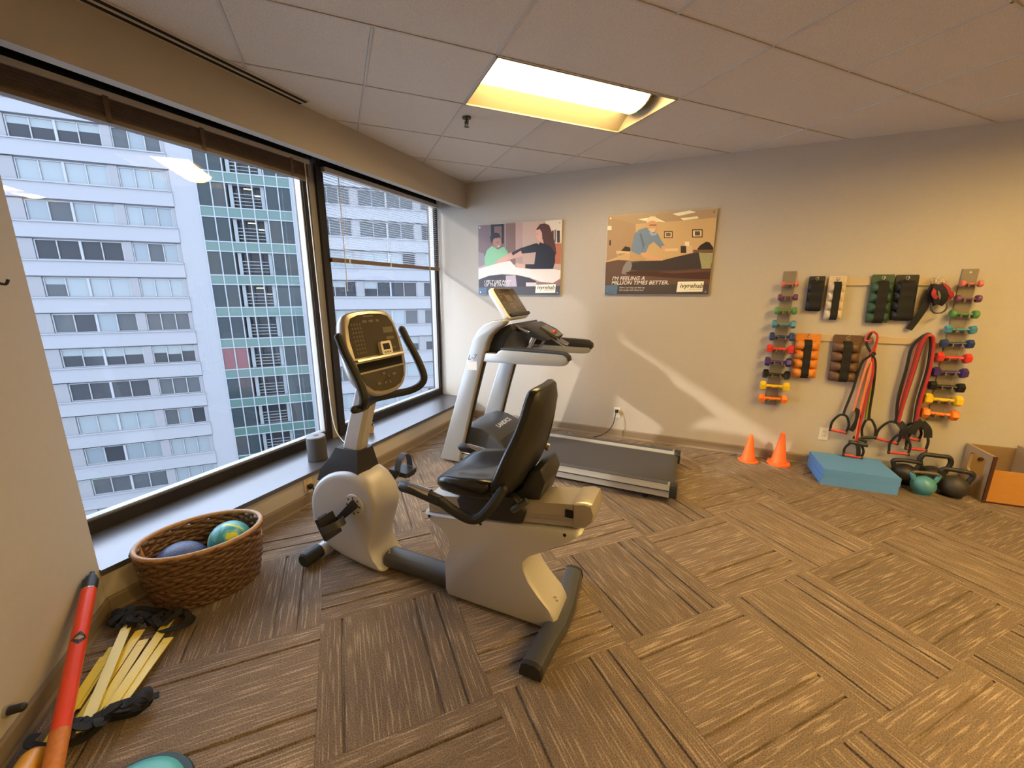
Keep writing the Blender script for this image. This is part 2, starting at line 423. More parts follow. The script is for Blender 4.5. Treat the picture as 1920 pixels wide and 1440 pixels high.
def window(name, y0, y1):
    g = G()
    g.box((XG-0.05, y0, ZS), (XG+0.05, y1, ZS+0.075), 0.003, 1)             # bottom rail
    g.box((XG-0.05, y0, ZT), (XG+0.05, y1, ZT+0.03), 0.003, 1)              # head
    g.box((XG-0.05, y0, ZS+0.075), (XG+0.05, y0+0.05, ZT), 0.003, 1)
    g.box((XG-0.05, y1-0.05, ZS+0.075), (XG+0.05, y1, ZT), 0.003, 1)
    w = struct(obj(name, g, 'dark_bronze'))
    g = G(); z0 = ZS+0.075
    for a, b2 in (((y0+0.05, z0), (y1-0.05, z0+0.012)), ((y0+0.05, ZT-0.012), (y1-0.05, ZT)), ((y0+0.05, z0+0.012), (y0+0.062, ZT-0.012)), ((y1-0.062, z0+0.012), (y1-0.05, ZT-0.012))):
        g.box((XG-0.02, a[0], a[1]), (XG+0.035, b2[0], b2[1]))
    obj('glazing_bead', g, 'alu', w, 0)
    g = G(); g.face([(XG, y0+0.04, z0-0.005), (XG, y1-0.04, z0-0.005), (XG, y1-0.04, ZT+0.005), (XG, y0+0.04, ZT+0.005)]); obj('pane', g, 'window_glass', w, 0)
    return w
MUL0, MUL1 = 2.56, 2.67
window('window_1', YC, MUL0); window('window_2', MUL1, YB)
g = G(); g.box((XG-0.05, MUL0+0.06, ZS), (XG+0.085, MUL1, H), 0.003, 1); struct(obj('trim_3', g, 'dark_bronze'))
g = G(); g.box((XG-0.04, MUL0, ZS), (XG+0.06, MUL0+0.06, ZT), 0.003, 1); struct(obj('trim_4', g, 'alu'))
# dark blind pocket above the glass
g = G(); g.box((XG-0.06, YC, ZT+0.0305), (XG+0.045, YB, H-0.001)); g.box((XG+0.0455, YC, H-0.03), (XK-0.0705, YB, H-0.001)); g.box((XK-0.078, YC, 2.60), (XK-0.0705, YB, H-0.0305)); struct(obj('trim_5', g, 'pocket_black', smooth=0))
# ------------------------------------------------------------------ recessed ceiling lamps
mat('lamp_lens', (0.9, 0.85, 0.7), 0.5, emit=(1.0, 0.68, 0.27), estr=40.0)
mat('lamp_lens_unseen', (0.9, 0.85, 0.7), 0.5, emit=(1.0, 0.645, 0.205), estr=72.0)  # stronger, warmer glow set on the unseen lamps to balance the room light
mat('lamp_pan', (0.36, 0.31, 0.22), 0.5)
mat('sprinkler_metal', (0.05, 0.045, 0.04), 0.4, metal=0.6)
def troffer(ci, cj, label):
    c = uv(CU0+CP*(ci+1), CV0+CP*(cj+0.5), H)
    t = thing('ceiling_light', label, 'ceiling light', c, 'recessed ceiling lights')
    t.rotation_euler = (0, 0, GA)
    a, b2 = CP-0.006, CP/2-0.006
    # reflector pan: end caps and two curved wings
    prof = []
    for k in range(9):
        th = k/8; prof.append((b2-(b2-0.10)*th, 0.004+0.10*math.sin(th*math.pi/2)))
    for s_, nm in ((1, 'reflector_wing'), (-1, 'reflector_wing')):
        g = G(); A = [g.bm.verts.new((-a, s_*p[0], p[1])) for p in prof]; B = [g.bm.verts.new((a, s_*p[0], p[1])) for p in prof]
        for i in range(len(prof)-1): g.bm.faces.new((A[i], B[i], B[i+1], A[i+1]) if s_ < 0 else (A[i+1], B[i+1], B[i], A[i]))
        obj(nm, g, 'lamp_pan', t, 60, local=True)
    for s_ in (-1, 1):
        g = G(); g.prism([(-b2, 0.004), (b2, 0.004), (b2*0.75, 0.10), (-b2*0.75, 0.10)], 'x', s_*a-0.002, s_*a+0.002)
        g.xf(Matrix.Identity(4)); obj('end_cap', g, 'lamp_pan', t, 0, local=True)
    g = G(); g.box((-a, -0.16, 0.105), (a, 0.16, 0.11)); obj('housing', g, 'lamp_pan', t, 0, local=True)
    # rim
    g = G()
    for q in (((-a-0.003, -b2-0.003, -0.002), (a+0.003, -b2+0.006, 0.006)), ((-a-0.003, b2-0.006, -0.002), (a+0.003, b2+0.003, 0.006)), ((-a-0.003, -b2, -0.002), (-a+0.006, b2, 0.006)), ((a-0.006, -b2, -0.002), (a+0.003, b2, 0.006))): g.box(*q)
    obj('trim_frame', g, 'lamp_pan', t, 0, local=True)
    # curved lens basket
    g = G(); L_ = a-0.075; n = 10
    prof = [(0.145*math.cos(math.pi*k/n), 0.102-0.075*math.sin(math.pi*k/n)) for k in range(n+1)]
    g.prism(prof, 'x', -L_-.055, L_); lens = obj('lens', g, 'lamp_lens' if (ci, cj) == TROFFERS[0] else 'lamp_lens_unseen', t, 40, local=True)
    for s_ in (-1, 1):
        g = G(); pr = [(0.150*math.cos(math.pi*k/n), 0.1035-0.080*math.sin(math.pi*k/n)) for k in range(n+1)]
        g.prism(pr, 'x', s_*L_-0.004 if s_ > 0 else -L_-0.063, s_*L_+0.008 if s_ > 0 else -L_-0.051); obj('lens_bracket', g, 'lamp_pan', lens, 40, local=True)
    return t
for (ci, cj), lb in zip(TROFFERS, ('long recessed ceiling light with glowing yellow lens in tiled ceiling', 'recessed ceiling light out of view above the dumbbell wall side', 'recessed ceiling light out of view just right of the camera', 'recessed ceiling light out of view at the far right side', 'recessed ceiling light out of view behind and right of the camera')):
    troffer(ci, cj, lb)

# sprinkler head
P = Vector((-1.42, 2.83, H))
P = uv(0.94, 3.08, H)
t = thing('sprinkler_head', 'small metal sprinkler head hanging from ceiling tile below the lamp', 'sprinkler', P)
g = G(); g.lathe([(0.032, 0), (0.03, -0.006), (0.012, -0.009)], P, 16); obj('escutcheon', g, 'sprinkler_metal', t)
g = G(); g.cyl(P+Vector((0, 0, -0.006)), P+Vector((0, 0, -0.04)), 0.008, seg=10); g.tube([P+Vector((-0.014, 0, -0.02)), P+Vector((-0.012, 0, -0.045)), P+Vector((0, 0, -0.055)), P+Vector((0.012, 0, -0.045)), P+Vector((0.014, 0, -0.02))], 0.003, 6); obj('frame', g, 'sprinkler_metal', t)
g = G(); g.lathe([(0.004, -0.054), (0.018, -0.056), (0.018, -0.059), (0.003, -0.059)], P, 14); obj('deflector', g, 'sprinkler_metal', t)

# slot diffuser beside the soffit
t = thing('slot_diffuser', 'long black double slot air diffuser along the window soffit', 'air vent', (XK+0.05, 1.2, H-0.004))
g = G()
for x0, x1 in ((XK+0.002, XK+0.010), (XK+0.046, XK+0.062), (XK+0.098, XK+0.104)): g.box((x0, YC+0.0, H-0.006), (x1, 2.19, H+0.012))
obj('frame', g, 'ceiling_grid', t, 0)
for x0, x1 in ((XK+0.010, XK+0.046), (XK+0.062, XK+0.098)):
    g = G(); g.box((x0, YC+0.0, H-0.002), (x1, 2.185, H+0.012)); obj('slot', g, 'black_void', t, 0)

# ------------------------------------------------------------------ blinds
mat('blind_slat', (0.62, 0.61, 0.60), 0.4)
mat('blind_stack', (0.13, 0.085, 0.055), 0.5, noise=0.25, nscale=25)
mat('blind_rail', (0.55, 0.50, 0.44), 0.4)
mat('bottom_rail', (0.17, 0.11, 0.06), 0.4)
mat('cord', (0.75, 0.72, 0.68), 0.6)
XB = XG+0.105
# raised blind in the wide window
y0, y1 = YC+0.02, 2.52
t = thing('raised_blind', 'raised brown venetian blind gathered at top of the wide window', 'blind', (XB, y0, 2.54))
g = G(); g.box((XB-0.03, y0, 2.505), (XB+0.03, y1, 2.535), 0.004, 2); obj('headrail', g, 'blind_rail', t)
for k in range(14):
    g = G(); z = 2.503-k*0.0068; dx = random.uniform(-0.004, 0.004)
    g.box((XB-0.026+dx, y0+0.01, z-0.0052), (XB+0.026+dx, y1-0.012, z-0.001)); obj('slat', g, 'blind_stack', t, 0)
g = G(); g.box((XB-0.029, y0+0.01, 2.386), (XB+0.029, y1-0.012, 2.408), 0.004, 2); obj('bottom_rail', g, 'bottom_rail', t)
for yy in (1.3, 1.75, 2.36):
    g = G(); g.box((XB+0.0295, yy-0.012, 2.384), (XB+0.032, yy+0.012, 2.51)); obj('ladder_tape', g, 'blind_stack', t, 0)
g = G(); g.tube(smoothpts([(XB+0.036, 2.47, 2.50), (XB+0.04, 2.475, 1.6), (XB+0.045, 2.48, 0.75), (XB+0.055, 2.495, 0.40), (XB+0.10, 2.52, 0.27), (XB+0.18, 2.50, 0.251), (XB+0.24, 2.45, 0.250)], 5), 0.004, 6); obj('pull_cord', g, 'cord', t)
# lowered blind in the narrow window
y0, y1 = MUL1+0.02, YB-0.05; XB2 = XG+0.085
t = thing('lowered_blind', 'half lowered white venetian blind with open slats in the narrow window', 'blind', (XB2, y0, 2.52))
g = G(); g.box((XB2-0.027, y0, 2.50), (XB2+0.027, y1, 2.535), 0.004, 2); obj('headrail', g, 'blind_rail', t)
g = G()
pr = [(-0.0125, -0.0022), (-0.006, 0.0), (0.0, 0.0008), (0.006, 0.0), (0.0125, -0.0022)]
A = [g.bm.verts.new((p[0], 0, p[1])) for p in pr]; B = [g.bm.verts.new((p[0], y1-y0-0.01, p[1])) for p in pr]
for i in range(4): g.bm.faces.new((A[i], A[i+1], B[i+1], B[i]))
SL = mesh_of('slat', g, 'blind_slat', 60)
ns = 31
for k in range(ns):
    f = (k+0.5)/ns
    o = link_mesh('slat', SL, t, (0, 0.005, 2.495-f*0.665-2.52), (0.0, R(7), 0)); 
g = G(); g.box((XB2-0.015, y0+0.002, 1.795), (XB2+0.015, y1+0.0, 1.83), 0.004, 2); obj('bottom_rail', g, 'bottom_rail', t)
for yy in (y0+0.2, y0+0.75, y1-0.2):
    g = G(); g.box((XB2+0.0152, yy-0.008, 1.79), (XB2+0.017, yy+0.008, 1.835)); g.tube([(XB2+0.013, yy, 1.83), (XB2+0.013, yy, 2.5)], 0.0012, 4); g.tube([(XB2-0.013, yy, 1.83), (XB2-0.013, yy, 2.5)], 0.0012, 4); obj('ladder_cord', g, 'cord', t, 0)
g = G(); g.tube([(XB2+0.03, y0+0.13, 2.5), (XB2+0.03, y0+0.13, 1.55)], 0.004, 6); obj('tilt_wand', g, 'cord', t)
for dy in (0.02,):
    g = G(); g.tube([(XB2+0.03, y1-dy, 2.5), (XB2+0.03, y1-dy, 1.2)], 0.0025, 5); obj('lift_cord', g, 'cord', t)

# ------------------------------------------------------------------ outlets and cords
def outlet(name_label, loc, nrm, right, m='white_plastic'):
    n = Vector(nrm); r = Vector(right); u = Vector((0, 0, 1)); L_ = Vector(loc)
    t = thing('wall_outlet', name_label, 'outlet', L_, 'wall outlets')
    q = frame(L_, r, u)
    g = G(); g.box((-0.035, -0.057, 0), (0.035, 0.057, 0.006), 0.003, 2); g.xf(q); obj('cover_plate', g, m, t)
    for s_ in (-1, 1):
        g = G(); g.box((-0.016, s_*0.02-0.013, 0.0062), (0.016, s_*0.02+0.013, 0.009), 0.003, 2); g.xf(q); sk = obj('socket', g, m, t)
        g = G(); g.box((-0.008, s_*0.02-0.002, 0.0091), (-0.0055, s_*0.02+0.007, 0.0096)); g.box((0.0055, s_*0.02-0.002, 0.0091), (0.008, s_*0.02+0.007, 0.0096)); g.xf(q); obj('slots', g, 'black_void', sk, 0)
    return t
outlet('white wall outlet with a black plug behind the treadmill', (-0.667, YB, 0.277), (0, -1, 0), (1, 0, 0))
outlet('white wall outlet above the blue foam pads', (1.181, YB, 0.307), (0, -1, 0), (1, 0, 0))
outlet('cream outlet under the window sill beside the bike', (XK, 1.936, 0.165), (1, 0, 0), (0, 1, 0), 'cream_plastic')
t = thing('power_cord', 'black treadmill power cord plugged into back wall outlet', 'cord', (-0.667, YB-0.03, 0.257))
g = G(); g.box((-0.683, YB-0.045, 0.282), (-0.651, YB-0.0096, 0.312), 0.006, 2); obj('plug', g, 'black_rubber', t)
g = G(); g.tube(smoothpts([(-0.667, YB-0.045, 0.297), (-0.672, YB-0.075, 0.26), (-0.69, YB-0.10, 0.16), (-0.75, YB-0.14, 0.075), (-0.86, YB-0.20, 0.03), (-1.0, YB-0.32, 0.012), (-1.2, 3.93, 0.009), (-1.45, 3.88, 0.009), (-1.7, 3.86, 0.009)], 6), 0.005, 7); obj('cable', g, 'black_rubber', t)
t = thing('bike_cord', 'short black bike power cord plugged in under the sill', 'cord', (XK+0.03, 1.936, 0.15))
g = G(); g.box((XK+0.0096, 1.92, 0.13), (XK+0.04, 1.952, 0.16), 0.006, 2); obj('plug', g, 'black_rubber', t)
g = G(); g.tube(smoothpts([(XK+0.04, 1.936, 0.145), (XK+0.10, 1.91, 0.13), (XK+0.2, 1.86, 0.05), (XK+0.32, 1.80, 0.009), (XK+0.45, 1.75, 0.009)], 6), 0.005, 7); obj('cable', g, 'black_rubber', t)
# ------------------------------------------------------------------ the office tower across the street (facade along u at v = 50)
mat('facade', (0.163, 0.163, 0.170), 0.8, noise=0.03, nscale=2)
mat('facade_pier', (0.139, 0.135, 0.139), 0.8)
mat('facade_frame', (0.182, 0.182, 0.186), 0.6)
mat('pane_dark', (0.023, 0.025, 0.029), 0.08, spec=0.12)
mat('pane_mid', (0.046, 0.050, 0.054), 0.10, spec=0.12)
mat('pane_shade', (0.121, 0.139, 0.145), 0.35)
mat('pane_pale', (0.094, 0.112, 0.121), 0.3)
mat('shade', (0.128, 0.145, 0.145), 0.6)
mat('green_spandrel', (0.026, 0.061, 0.051), 0.25)
mat('tower_glass', (0.019, 0.026, 0.029), 0.07, spec=0.12)
mat('tower_glass_b', (0.028, 0.031, 0.032), 0.08, spec=0.12)
mat('tower_mullion', (0.145, 0.163, 0.168), 0.4)
mat('stair_white', (0.145, 0.154, 0.154), 0.5)
mat('office_light', (1, 0.8, 0.4), 0.5, emit=(1, 0.75, 0.35), estr=1.6)
mat('red_wall', (0.075, 0.014, 0.018), 0.4)
D = 50.0; FP = 3.21
TBq = Matrix((GU, GV, Vector((0, 0, 1)))).transposed().to_4x4()
bld = thing('office_building', 'pale concrete office tower with ribbon windows and green glass stair bay across the street', 'building', uv(-6, D, -24))
bld.matrix_world = Matrix.Translation(uv(-6, D, -24)) @ TBq.to_3x3().to_4x4()
OFF = Vector((-6, D, -24))
def bobj(name, g, m, parent=bld, smooth=0):   # shapes in (u, v, z)
    for v in g.bm.verts: v.co -= OFF
    me = mesh_of(name, g, m, smooth); o = bpy.data.objects.new(name, me); COL.objects.link(o); o.parent = parent; return o
U0, U1 = -34.0, 40.0; TL, TR = -11.45, -3.45
g = G(); g.box((U0, D+0.35, -27), (TL, D+8, 16.6)); g.box((TR, D+0.35, -27), (U1, D+8, 16.6)); g.box((TL, D+1.2, -27), (TR, D+8, 16.6)); bobj('wall', g, 'facade')
# blank wall and piers stand flush with the bands
g = G(); g.box((-13.35, D-0.02, -27), (TL, D+0.35, 16.6)); bobj('blank_wall', g, 'facade')
g = G(); g.box((TR, D-0.02, -27), (-1.75, D+0.35, 16.6)); bobj('blank_wall', g, 'facade')
kinds = ['pane_dark', 'pane_mid', 'pane_shade', 'pane_pale']
# window groups: left edge, pane edges
G4 = [-23.72, -22.30, -20.73, -19.28, -17.82]; G3 = [-17.05, -15.95, -14.80, -13.70]
R3 = [-1.20, -0.15, 0.95, 2.05]; R4 = [2.90, 4.32, 5.80, 7.30, 8.75]; R3b = [9.60, 10.7, 11.8, 12.9]; R4b = [13.75, 15.2, 16.7, 18.2, 19.65]
look = {  # per floor (top to bottom): pane looks, D dark, M mid, S shade, P pale, H half shade
 4: ('HHHH', 'MPM'), 3: ('SSSS', 'SSS'), 2: ('PMPS', 'SPP'), 1: ('DDDD', 'PMP'), 0: ('RSSS', 'SSS'), -1: ('MDPM', 'MMM'), -2: ('HHHH', 'HHH'),
 -3: ('DDDD', 'MMM'), -4: ('SSSS', 'MPD'), -5: ('PDPP', 'SSS'), -6: ('MMMM', 'SSS'), -7: ('SHDD', 'SSS'), -8: ('DDSS', 'MMM')}
lookr = {3: ('MMM', 'MMMM', 'MMM'), 2: ('DMM', 'MMMM', 'DMM'), 1: ('SPS', 'SSSD', 'SMS'), 0: ('HHD', 'HDDD', 'DMM'), -1: ('PSS', 'PPSM', 'MMM'), -2: ('SSS', 'MPSH', 'HDD'), -3: ('DMM', 'SSSS', 'SSS'), -4: ('SSM', 'SSSS', 'MMS'), -5: ('SSS', 'SSSS', 'SSS'), -6: ('MMS', 'DDSS', 'MMM')}
MATS = {'D': 'pane_dark', 'M': 'pane_mid', 'S': 'pane_shade', 'P': 'pane_pale', 'H': 'pane_dark', 'R': 'pane_mid'}
def wgroup(edges, zt, pat):
    zb = zt-1.68
    g = G(); fr = 0.07
    for e in edges: g.box((e-fr/2, D+0.12, zb), (e+fr/2, D+0.34, zt))
    if len(edges) == 5: g.box((edges[2]-0.09, D+0.10, zb), (edges[2]+0.09, D+0.34, zt))
    g.box((edges[0], D+0.12, zb), (edges[-1], D+0.34, zb+0.06)); g.box((edges[0], D+0.12, zt-0.06), (edges[-1], D+0.34, zt))
    w = bobj('window', g, 'facade_frame')
    for i in range(len(edges)-1):
        c = pat[i % len(pat)]
        g = G(); g.box((edges[i]+fr/2, D+0.22, zb+0.06), (edges[i+1]-fr/2, D+0.28, zt-0.06)); bobj('pane', g, MATS[c], w)
        if c in 'HR':
            h = 0.62*random.uniform(0.8, 1.25)
            g = G(); g.box((edges[i]+fr/2, D+0.20, zt-0.06-h), (edges[i+1]-fr/2, D+0.22, zt-0.06)); bobj('roller_shade', g, 'shade', w)
for k in range(-8, 5):
    zt = 2.57+FP*k
    # projecting spandrel band with a sill lip
    top = zt-1.68-0.12; bot = zt-FP+0.15
    for a, b2 in ((U0, -13.35), (-1.75, U1)):
        g = G(); g.box((a, D-0.10, bot), (b2, D+0.35, top)); g.box((a, D-0.20, top), (b2, D+0.35, top+0.10)); bobj('spandrel_band', g, 'facade')
    for a, b2 in ((-24.75, -23.80), (-17.76, -17.10), (-13.64, -13.35)):
        g = G(); g.box((a, D+0.05, zt-1.70), (b2, D+0.35, zt+0.05)); bobj('pier', g, 'facade_pier')
    wgroup(G4, zt, look[k][0]); wgroup(G3, zt, look[k][1])
    wgroup([-28.1, -27.0, -25.9, -24.8], zt, 'SMS')
    if k in lookr:
        for a, b2 in ((-1.75, -1.25), (2.10, 2.85), (8.80, 9.55), (12.95, 13.7), (19.7, 20.6)):
            g = G(); g.box((a, D+0.05, zt-1.70), (b2, D+0.35, zt+0.05)); bobj('pier', g, 'facade_pier')
        for e, p_ in zip((R3, R4, R3b, R4b), lookr[k]+('SMSD',)): wgroup(e, zt, p_)
g = G(); g.box((U0, D-0.10, 15.55), (-13.35, D+0.35, 16.6)); g.box((-1.75, D-0.10, 15.55), (U1, D+0.35, 16.6)); g.box((U0, D-0.16, 16.6), (U1, D+0.6, 16.75)); bobj('parapet', g, 'facade')
# green glass stair bay
tw = (TR-TL-0.1)/7; us = [TL+0.05+tw*i for i in range(8)]
for i, u_ in enumerate(us):
    g = G(); g.box((u_-0.05, D-0.06, -24), (u_+0.05, D+0.12, 16.4)); bobj('mullion', g, 'tower_mullion')
def unit(name, m, w_, h_):
    g = G(); g.box((0, 0, 0), (w_, 0.04, h_)); return mesh_of(name, g, m, 0)
GP = unit('spandrel_panel', 'green_spandrel', tw-0.10, 0.86); VA = unit('glass_pane', 'tower_glass', tw-0.10, 2.14); VB = unit('glass_pane', 'tower_glass_b', tw-0.10, 2.14); VR = unit('glass_pane', 'red_wall', tw-0.10, 2.14)
TSd = {}
for k in range(-8, 5):
    zt = 3.02+3.19*k
    g = G(); g.box((TL+0.05, D-0.05, zt-0.05), (TR-0.05, D+0.10, zt+0.05)); bobj('transom', g, 'tower_mullion')
    g = G(); g.box((TL+0.05, D-0.05, zt-0.96), (TR-0.05, D+0.10, zt-0.86)); bobj('transom', g, 'tower_mullion')
    for i in range(7):
        o = link_mesh('spandrel_panel', GP, bld, Vector((us[i]+0.05, D, zt-0.86))-OFF)
        me = VA if (i+k) % 3 else VB
        if k == -3 and i in (0, 1): me = VR
        if i in (2, 3, 4): continue
        link_mesh('glass_pane', me, bld, Vector((us[i]+0.05, D+0.02, zt+0.05))-OFF)
    # the middle bays look into the stair: back wall, white posts, railings, a lit lamp
    g = G(); g.box((us[2], D+1.0, zt+0.05), (us[5], D+1.05, zt+2.2)); bobj('stair_wall', g, 'pane_dark')
    for uu in (us[2]+0.25, us[5]-0.45):
        g = G(); g.box((uu, D+0.25, zt+0.05), (uu+0.32, D+0.5, zt+2.2)); bobj('stair_post', g, 'pane_shade')
    g = G()
    for q in range(4): g.box((us[2]+0.6, D+0.3, zt+0.35+q*0.33), (us[5]-0.5, D+0.34, zt+0.41+q*0.33))
    bobj('stair_rail', g, 'stair_white')
    if k in (2, 3, 4, 1, -1):
        g = G(); g.box((us[3]+0.35, D+0.5, zt+1.9), (us[3]+1.0, D+0.7, zt+1.97)); g.box((us[4]+0.1, D+0.5, zt+1.3), (us[4]+0.6, D+0.7, zt+1.36)); bobj('stair_lamp', g, 'office_light')
# street far below
mat('street', (0.14, 0.14, 0.14), 0.9)
g = G(); g.box((-70, -60, -30.2), (20, 70, -30.0)); st = obj('street', g, 'street', smooth=0); struct(st)
# ------------------------------------------------------------------ recumbent exercise bike (facing the window, along -x)
YM = 1.625
bike = thing('exercise_bike', 'grey recumbent exercise bike with black seat standing on the carpet', 'exercise bike', (-1.2, YM, 0.0))
def bpart(name, g, m, parent=bike, smooth=35): return obj(name, g, m, parent, smooth)
# round front housing
prof = [(-1.455,.015),(-1.49,.06),(-1.522,.13),(-1.518,.20),(-1.487,.29),(-1.458,.39),(-1.462,.45),(-1.49,.51),(-1.55,.565),(-1.63,.590),(-1.72,.582),(-1.81,.548),(-1.89,.488),(-1.945,.41),(-1.967,.32),(-1.958,.21),(-1.915,.13),(-1.85,.075),(-1.76,.045),(-1.66,.028),(-1.55,.015)]
prof = [tuple(p)[:2] for p in smoothpts([(a, b, 0) for a, b in prof], 3, closed=True)]
g = G(); g.pillow(prof, 'y', [(YM-.105, .84), (YM-.104, .905), (YM-.099, .945), (YM-.088, .975), (YM-.065, .995), (YM-.03, 1.0), (YM+.03, 1.0), (YM+.065, .995), (YM+.088, .975), (YM+.099, .945), (YM+.104, .905), (YM+.105, .84)], cen=(-1.70, .31))
shell = bpart('front_housing', g, 'bike_silver', smooth=50)
for dx, dz in ((0, 0), (.006, .018)):
    g = G(); g.cyl((-1.462+dx, YM-.028, .10+dz), (-1.452+dx, YM-.030, .10+dz), .005, seg=10); bpart('screw', g, 'chrome', shell)
g = G(); g.cyl((-1.612, YM-.112, .405), (-1.612, YM-.103, .405), .062, .066, 24); hub = bpart('hub_plate', g, 'bike_silver', shell)
for k in range(8):
    a = k*math.pi/4; g = G(); g.cyl((-1.612+.046*math.cos(a), YM-.1135, .405+.046*math.sin(a)), (-1.612+.046*math.cos(a), YM-.1122, .405+.046*math.sin(a)), .0055, seg=8); bpart('hub_hole', g, 'black_void', shell)
# neck and mast
g = G(); q = lambda x0, x1, hy, z: [(x0, YM-hy, z), (x1, YM-hy, z), (x1+.01, YM, z), (x1, YM+hy, z), (x0, YM+hy, z), (x0-.01, YM, z)]
g.loft([q(-1.90, -1.585, .088, .49), q(-1.87, -1.59, .085, .56), q(-1.80, -1.60, .07, .64), q(-1.765, -1.605, .058, .70)]); bpart('neck_cover', g, 'black_plastic', smooth=30)
g = G(); r = lambda xc, w, hy, z: [(xc-w/2, YM-hy*.6, z), (xc-w/2+.02, YM-hy, z), (xc+w/2-.02, YM-hy, z), (xc+w/2, YM-hy*.6, z), (xc+w/2, YM+hy*.6, z), (xc+w/2-.02, YM+hy, z), (xc-w/2+.02, YM+hy, z), (xc-w/2, YM+hy*.6, z)]
g.loft([r(-1.69, .128, .042, .66), r(-1.632, .122, .040, .83), r(-1.572, .118, .038, 1.0), r(-1.545, .09, .036, 1.12)]); bpart('mast', g, 'bike_silver', smooth=30)
# handlebar
hw = .228
def hb(s_):
    y = lambda k: YM+s_*hw*k
    return [(-1.505, YM, 1.0), (-1.465, y(.45), 1.003), (-1.415, y(.80), 1.012), (-1.375, y(.97), 1.04), (-1.358, y(1.02), 1.085), (-1.385, y(1.02), 1.16), (-1.43, y(1.02), 1.24), (-1.455, y(1.01), 1.28), (-1.487, y(.99), 1.345)]
for s_ in (-1, 1):
    P = smoothpts(hb(s_), 6); g = G(); g.tube(P, .021, 10); P2 = P[-1]; g.sphere(P2, .021, 10, 6); h = bpart('handlebar', g, 'black_rubber')
g = G(); g.tube(smoothpts([(-1.43, YM-.15, 1.006), (-1.405, YM-.21, 1.012), (-1.392, YM-.262, 1.02)], 4), .019, 10); g.sphere((-1.392, YM-.262, 1.02), .019, 10, 6); bpart('lower_grip', g, 'black_rubber')
# console
PB = Vector((-1.425, YM, 1.035)); TD = Vector((-.25, 0, .968)).normalized(); ND = Vector((.968, 0, .25)).normalized()
def cp(s_, t_, d=0.0): return PB+Vector((0, s_, 0))+TD*t_+ND*d
out = [(-.08, .004), (0, -.004), (.08, .004), (.145, .04), (.185, .11), (.20, .20), (.195, .29), (.178, .37), (.155, .415), (.10, .432), (0, .438), (-.10, .432), (-.155, .415), (-.178, .37), (-.195, .29), (-.20, .20), (-.185, .11), (-.145, .04)]
out = [(p.x, p.y) for p in smoothpts([(a, b, 0) for a, b in out], 3, closed=True)]
def ring(k, d, cen=(0, .215)): return [cp((a-cen[0])*k+cen[0], (b-cen[1])*k+cen[1], d) for a, b in out]
g = G(); g.loft([ring(.72, -.075), ring(.90, -.06), ring(.985, -.03), ring(1.0, -.005), ring(.985, .012), ring(.95, .018)]); con = bpart('console', g, 'bike_champagne', smooth=50)
def panel(pts, d0, d1, m, name, parent=con, smooth=0):
    g = G(); g.loft([[cp(a, b, d0) for a, b in pts], [cp(a, b, d1) for a, b in pts]]); return bpart(name, g, m, parent, smooth)
up = [(-.165, .205), (.165, .205), (.168, .29), (.155, .36), (.13, .398), (.08, .412), (0, .416), (-.08, .412), (-.13, .398), (-.155, .36), (-.168, .29)]
panel(up, .017, .021, 'panel_dark', 'display_panel')
lo = [(-.10, .035), (-.05, .022), (0, .018), (.05, .022), (.10, .035), (.14, .07), (.158, .125), (-.158, .125), (-.14, .07)]
panel(lo, .017, .021, 'panel_dark', 'keypad')
panel([(-.160, .134), (.160, .134), (.166, .178), (-.166, .178)], .010, .0185, 'black_void', 'tray_slot')
g = G(); g.loft([[cp(-.175, .186, .018), cp(.175, .186, .018), cp(.175, .186, .045), cp(-.175, .186, .045)], [cp(-.175, .196, .018), cp(.175, .196, .018), cp(.175, .196, .040), cp(-.175, .196, .040)]]); bpart('reading_ledge', g, 'bike_champagne', con, 0)
pr = []
for j in range(8):
    for i in range(4): pr.append((-.145+i*.018+j*.001, .222+j*.020, .008, .010))
pr += [(-.06, .372, .03, .012), (-.015, .372, .03, .012), (.035, .372, .022, .012), (-.045, .400, .07, .008), (.07, .31, .075, .03), (.08, .275, .06, .014), (.06, .225, .08, .006)]
for k, (s_, t_, w_, h_) in enumerate(pr): panel([(s_, t_), (s_+w_, t_), (s_+w_, t_+h_), (s_, t_+h_)], .0211, .0214, 'panel_print', 'print_mark')
for s_, t_, w_ in ((-.07, .055, .022), (-.02, .052, .014), (.015, .082, .012), (.015, .05, .012), (.05, .085, .03), (-.02, .100, .02)):
    panel([(s_, t_), (s_+w_, t_), (s_+w_, t_+.011), (s_, t_+.011)], .0211, .024, 'panel_print', 'key')
# digital timer on the ledge
TP = cp(.035, .197, .03)
tm = thing('digital_timer', 'small white digital timer on the bike console ledge', 'timer', TP)
def tb(pts, d0, d1, m, name):
    g = G(); g.loft([[cp(a, b, d0) for a, b in pts], [cp(a, b, d1) for a, b in pts]]); return obj(name, g, m, tm, 0)
tb([(.005, .198), (.075, .198), (.08, .205), (.082, .258), (.076, .266), (.012, .266), (.004, .258), (0, .205)], .022, .042, 'white_plastic', 'case')
tb([(.016, .222), (.066, .222), (.066, .254), (.016, .254)], .0421, .0425, 'lcd', 'screen')
for i in range(3): tb([(.018+i*.018, .205), (.028+i*.018, .205), (.028+i*.018, .213), (.018+i*.018, .213)], .0421, .0428, 'panel_print', 'button')
# floor beam
g = G(); pf = [(YM+.060*math.copysign(abs(math.cos(2*math.pi*k/20))**.6, math.cos(2*math.pi*k/20)), .060+.043*math.copysign(abs(math.sin(2*math.pi*k/20))**.6, math.sin(2*math.pi*k/20))) for k in range(20)]
g.prism(pf, 'x', -1.478, -.98); bpart('floor_beam', g, 'dark_grey', smooth=50)
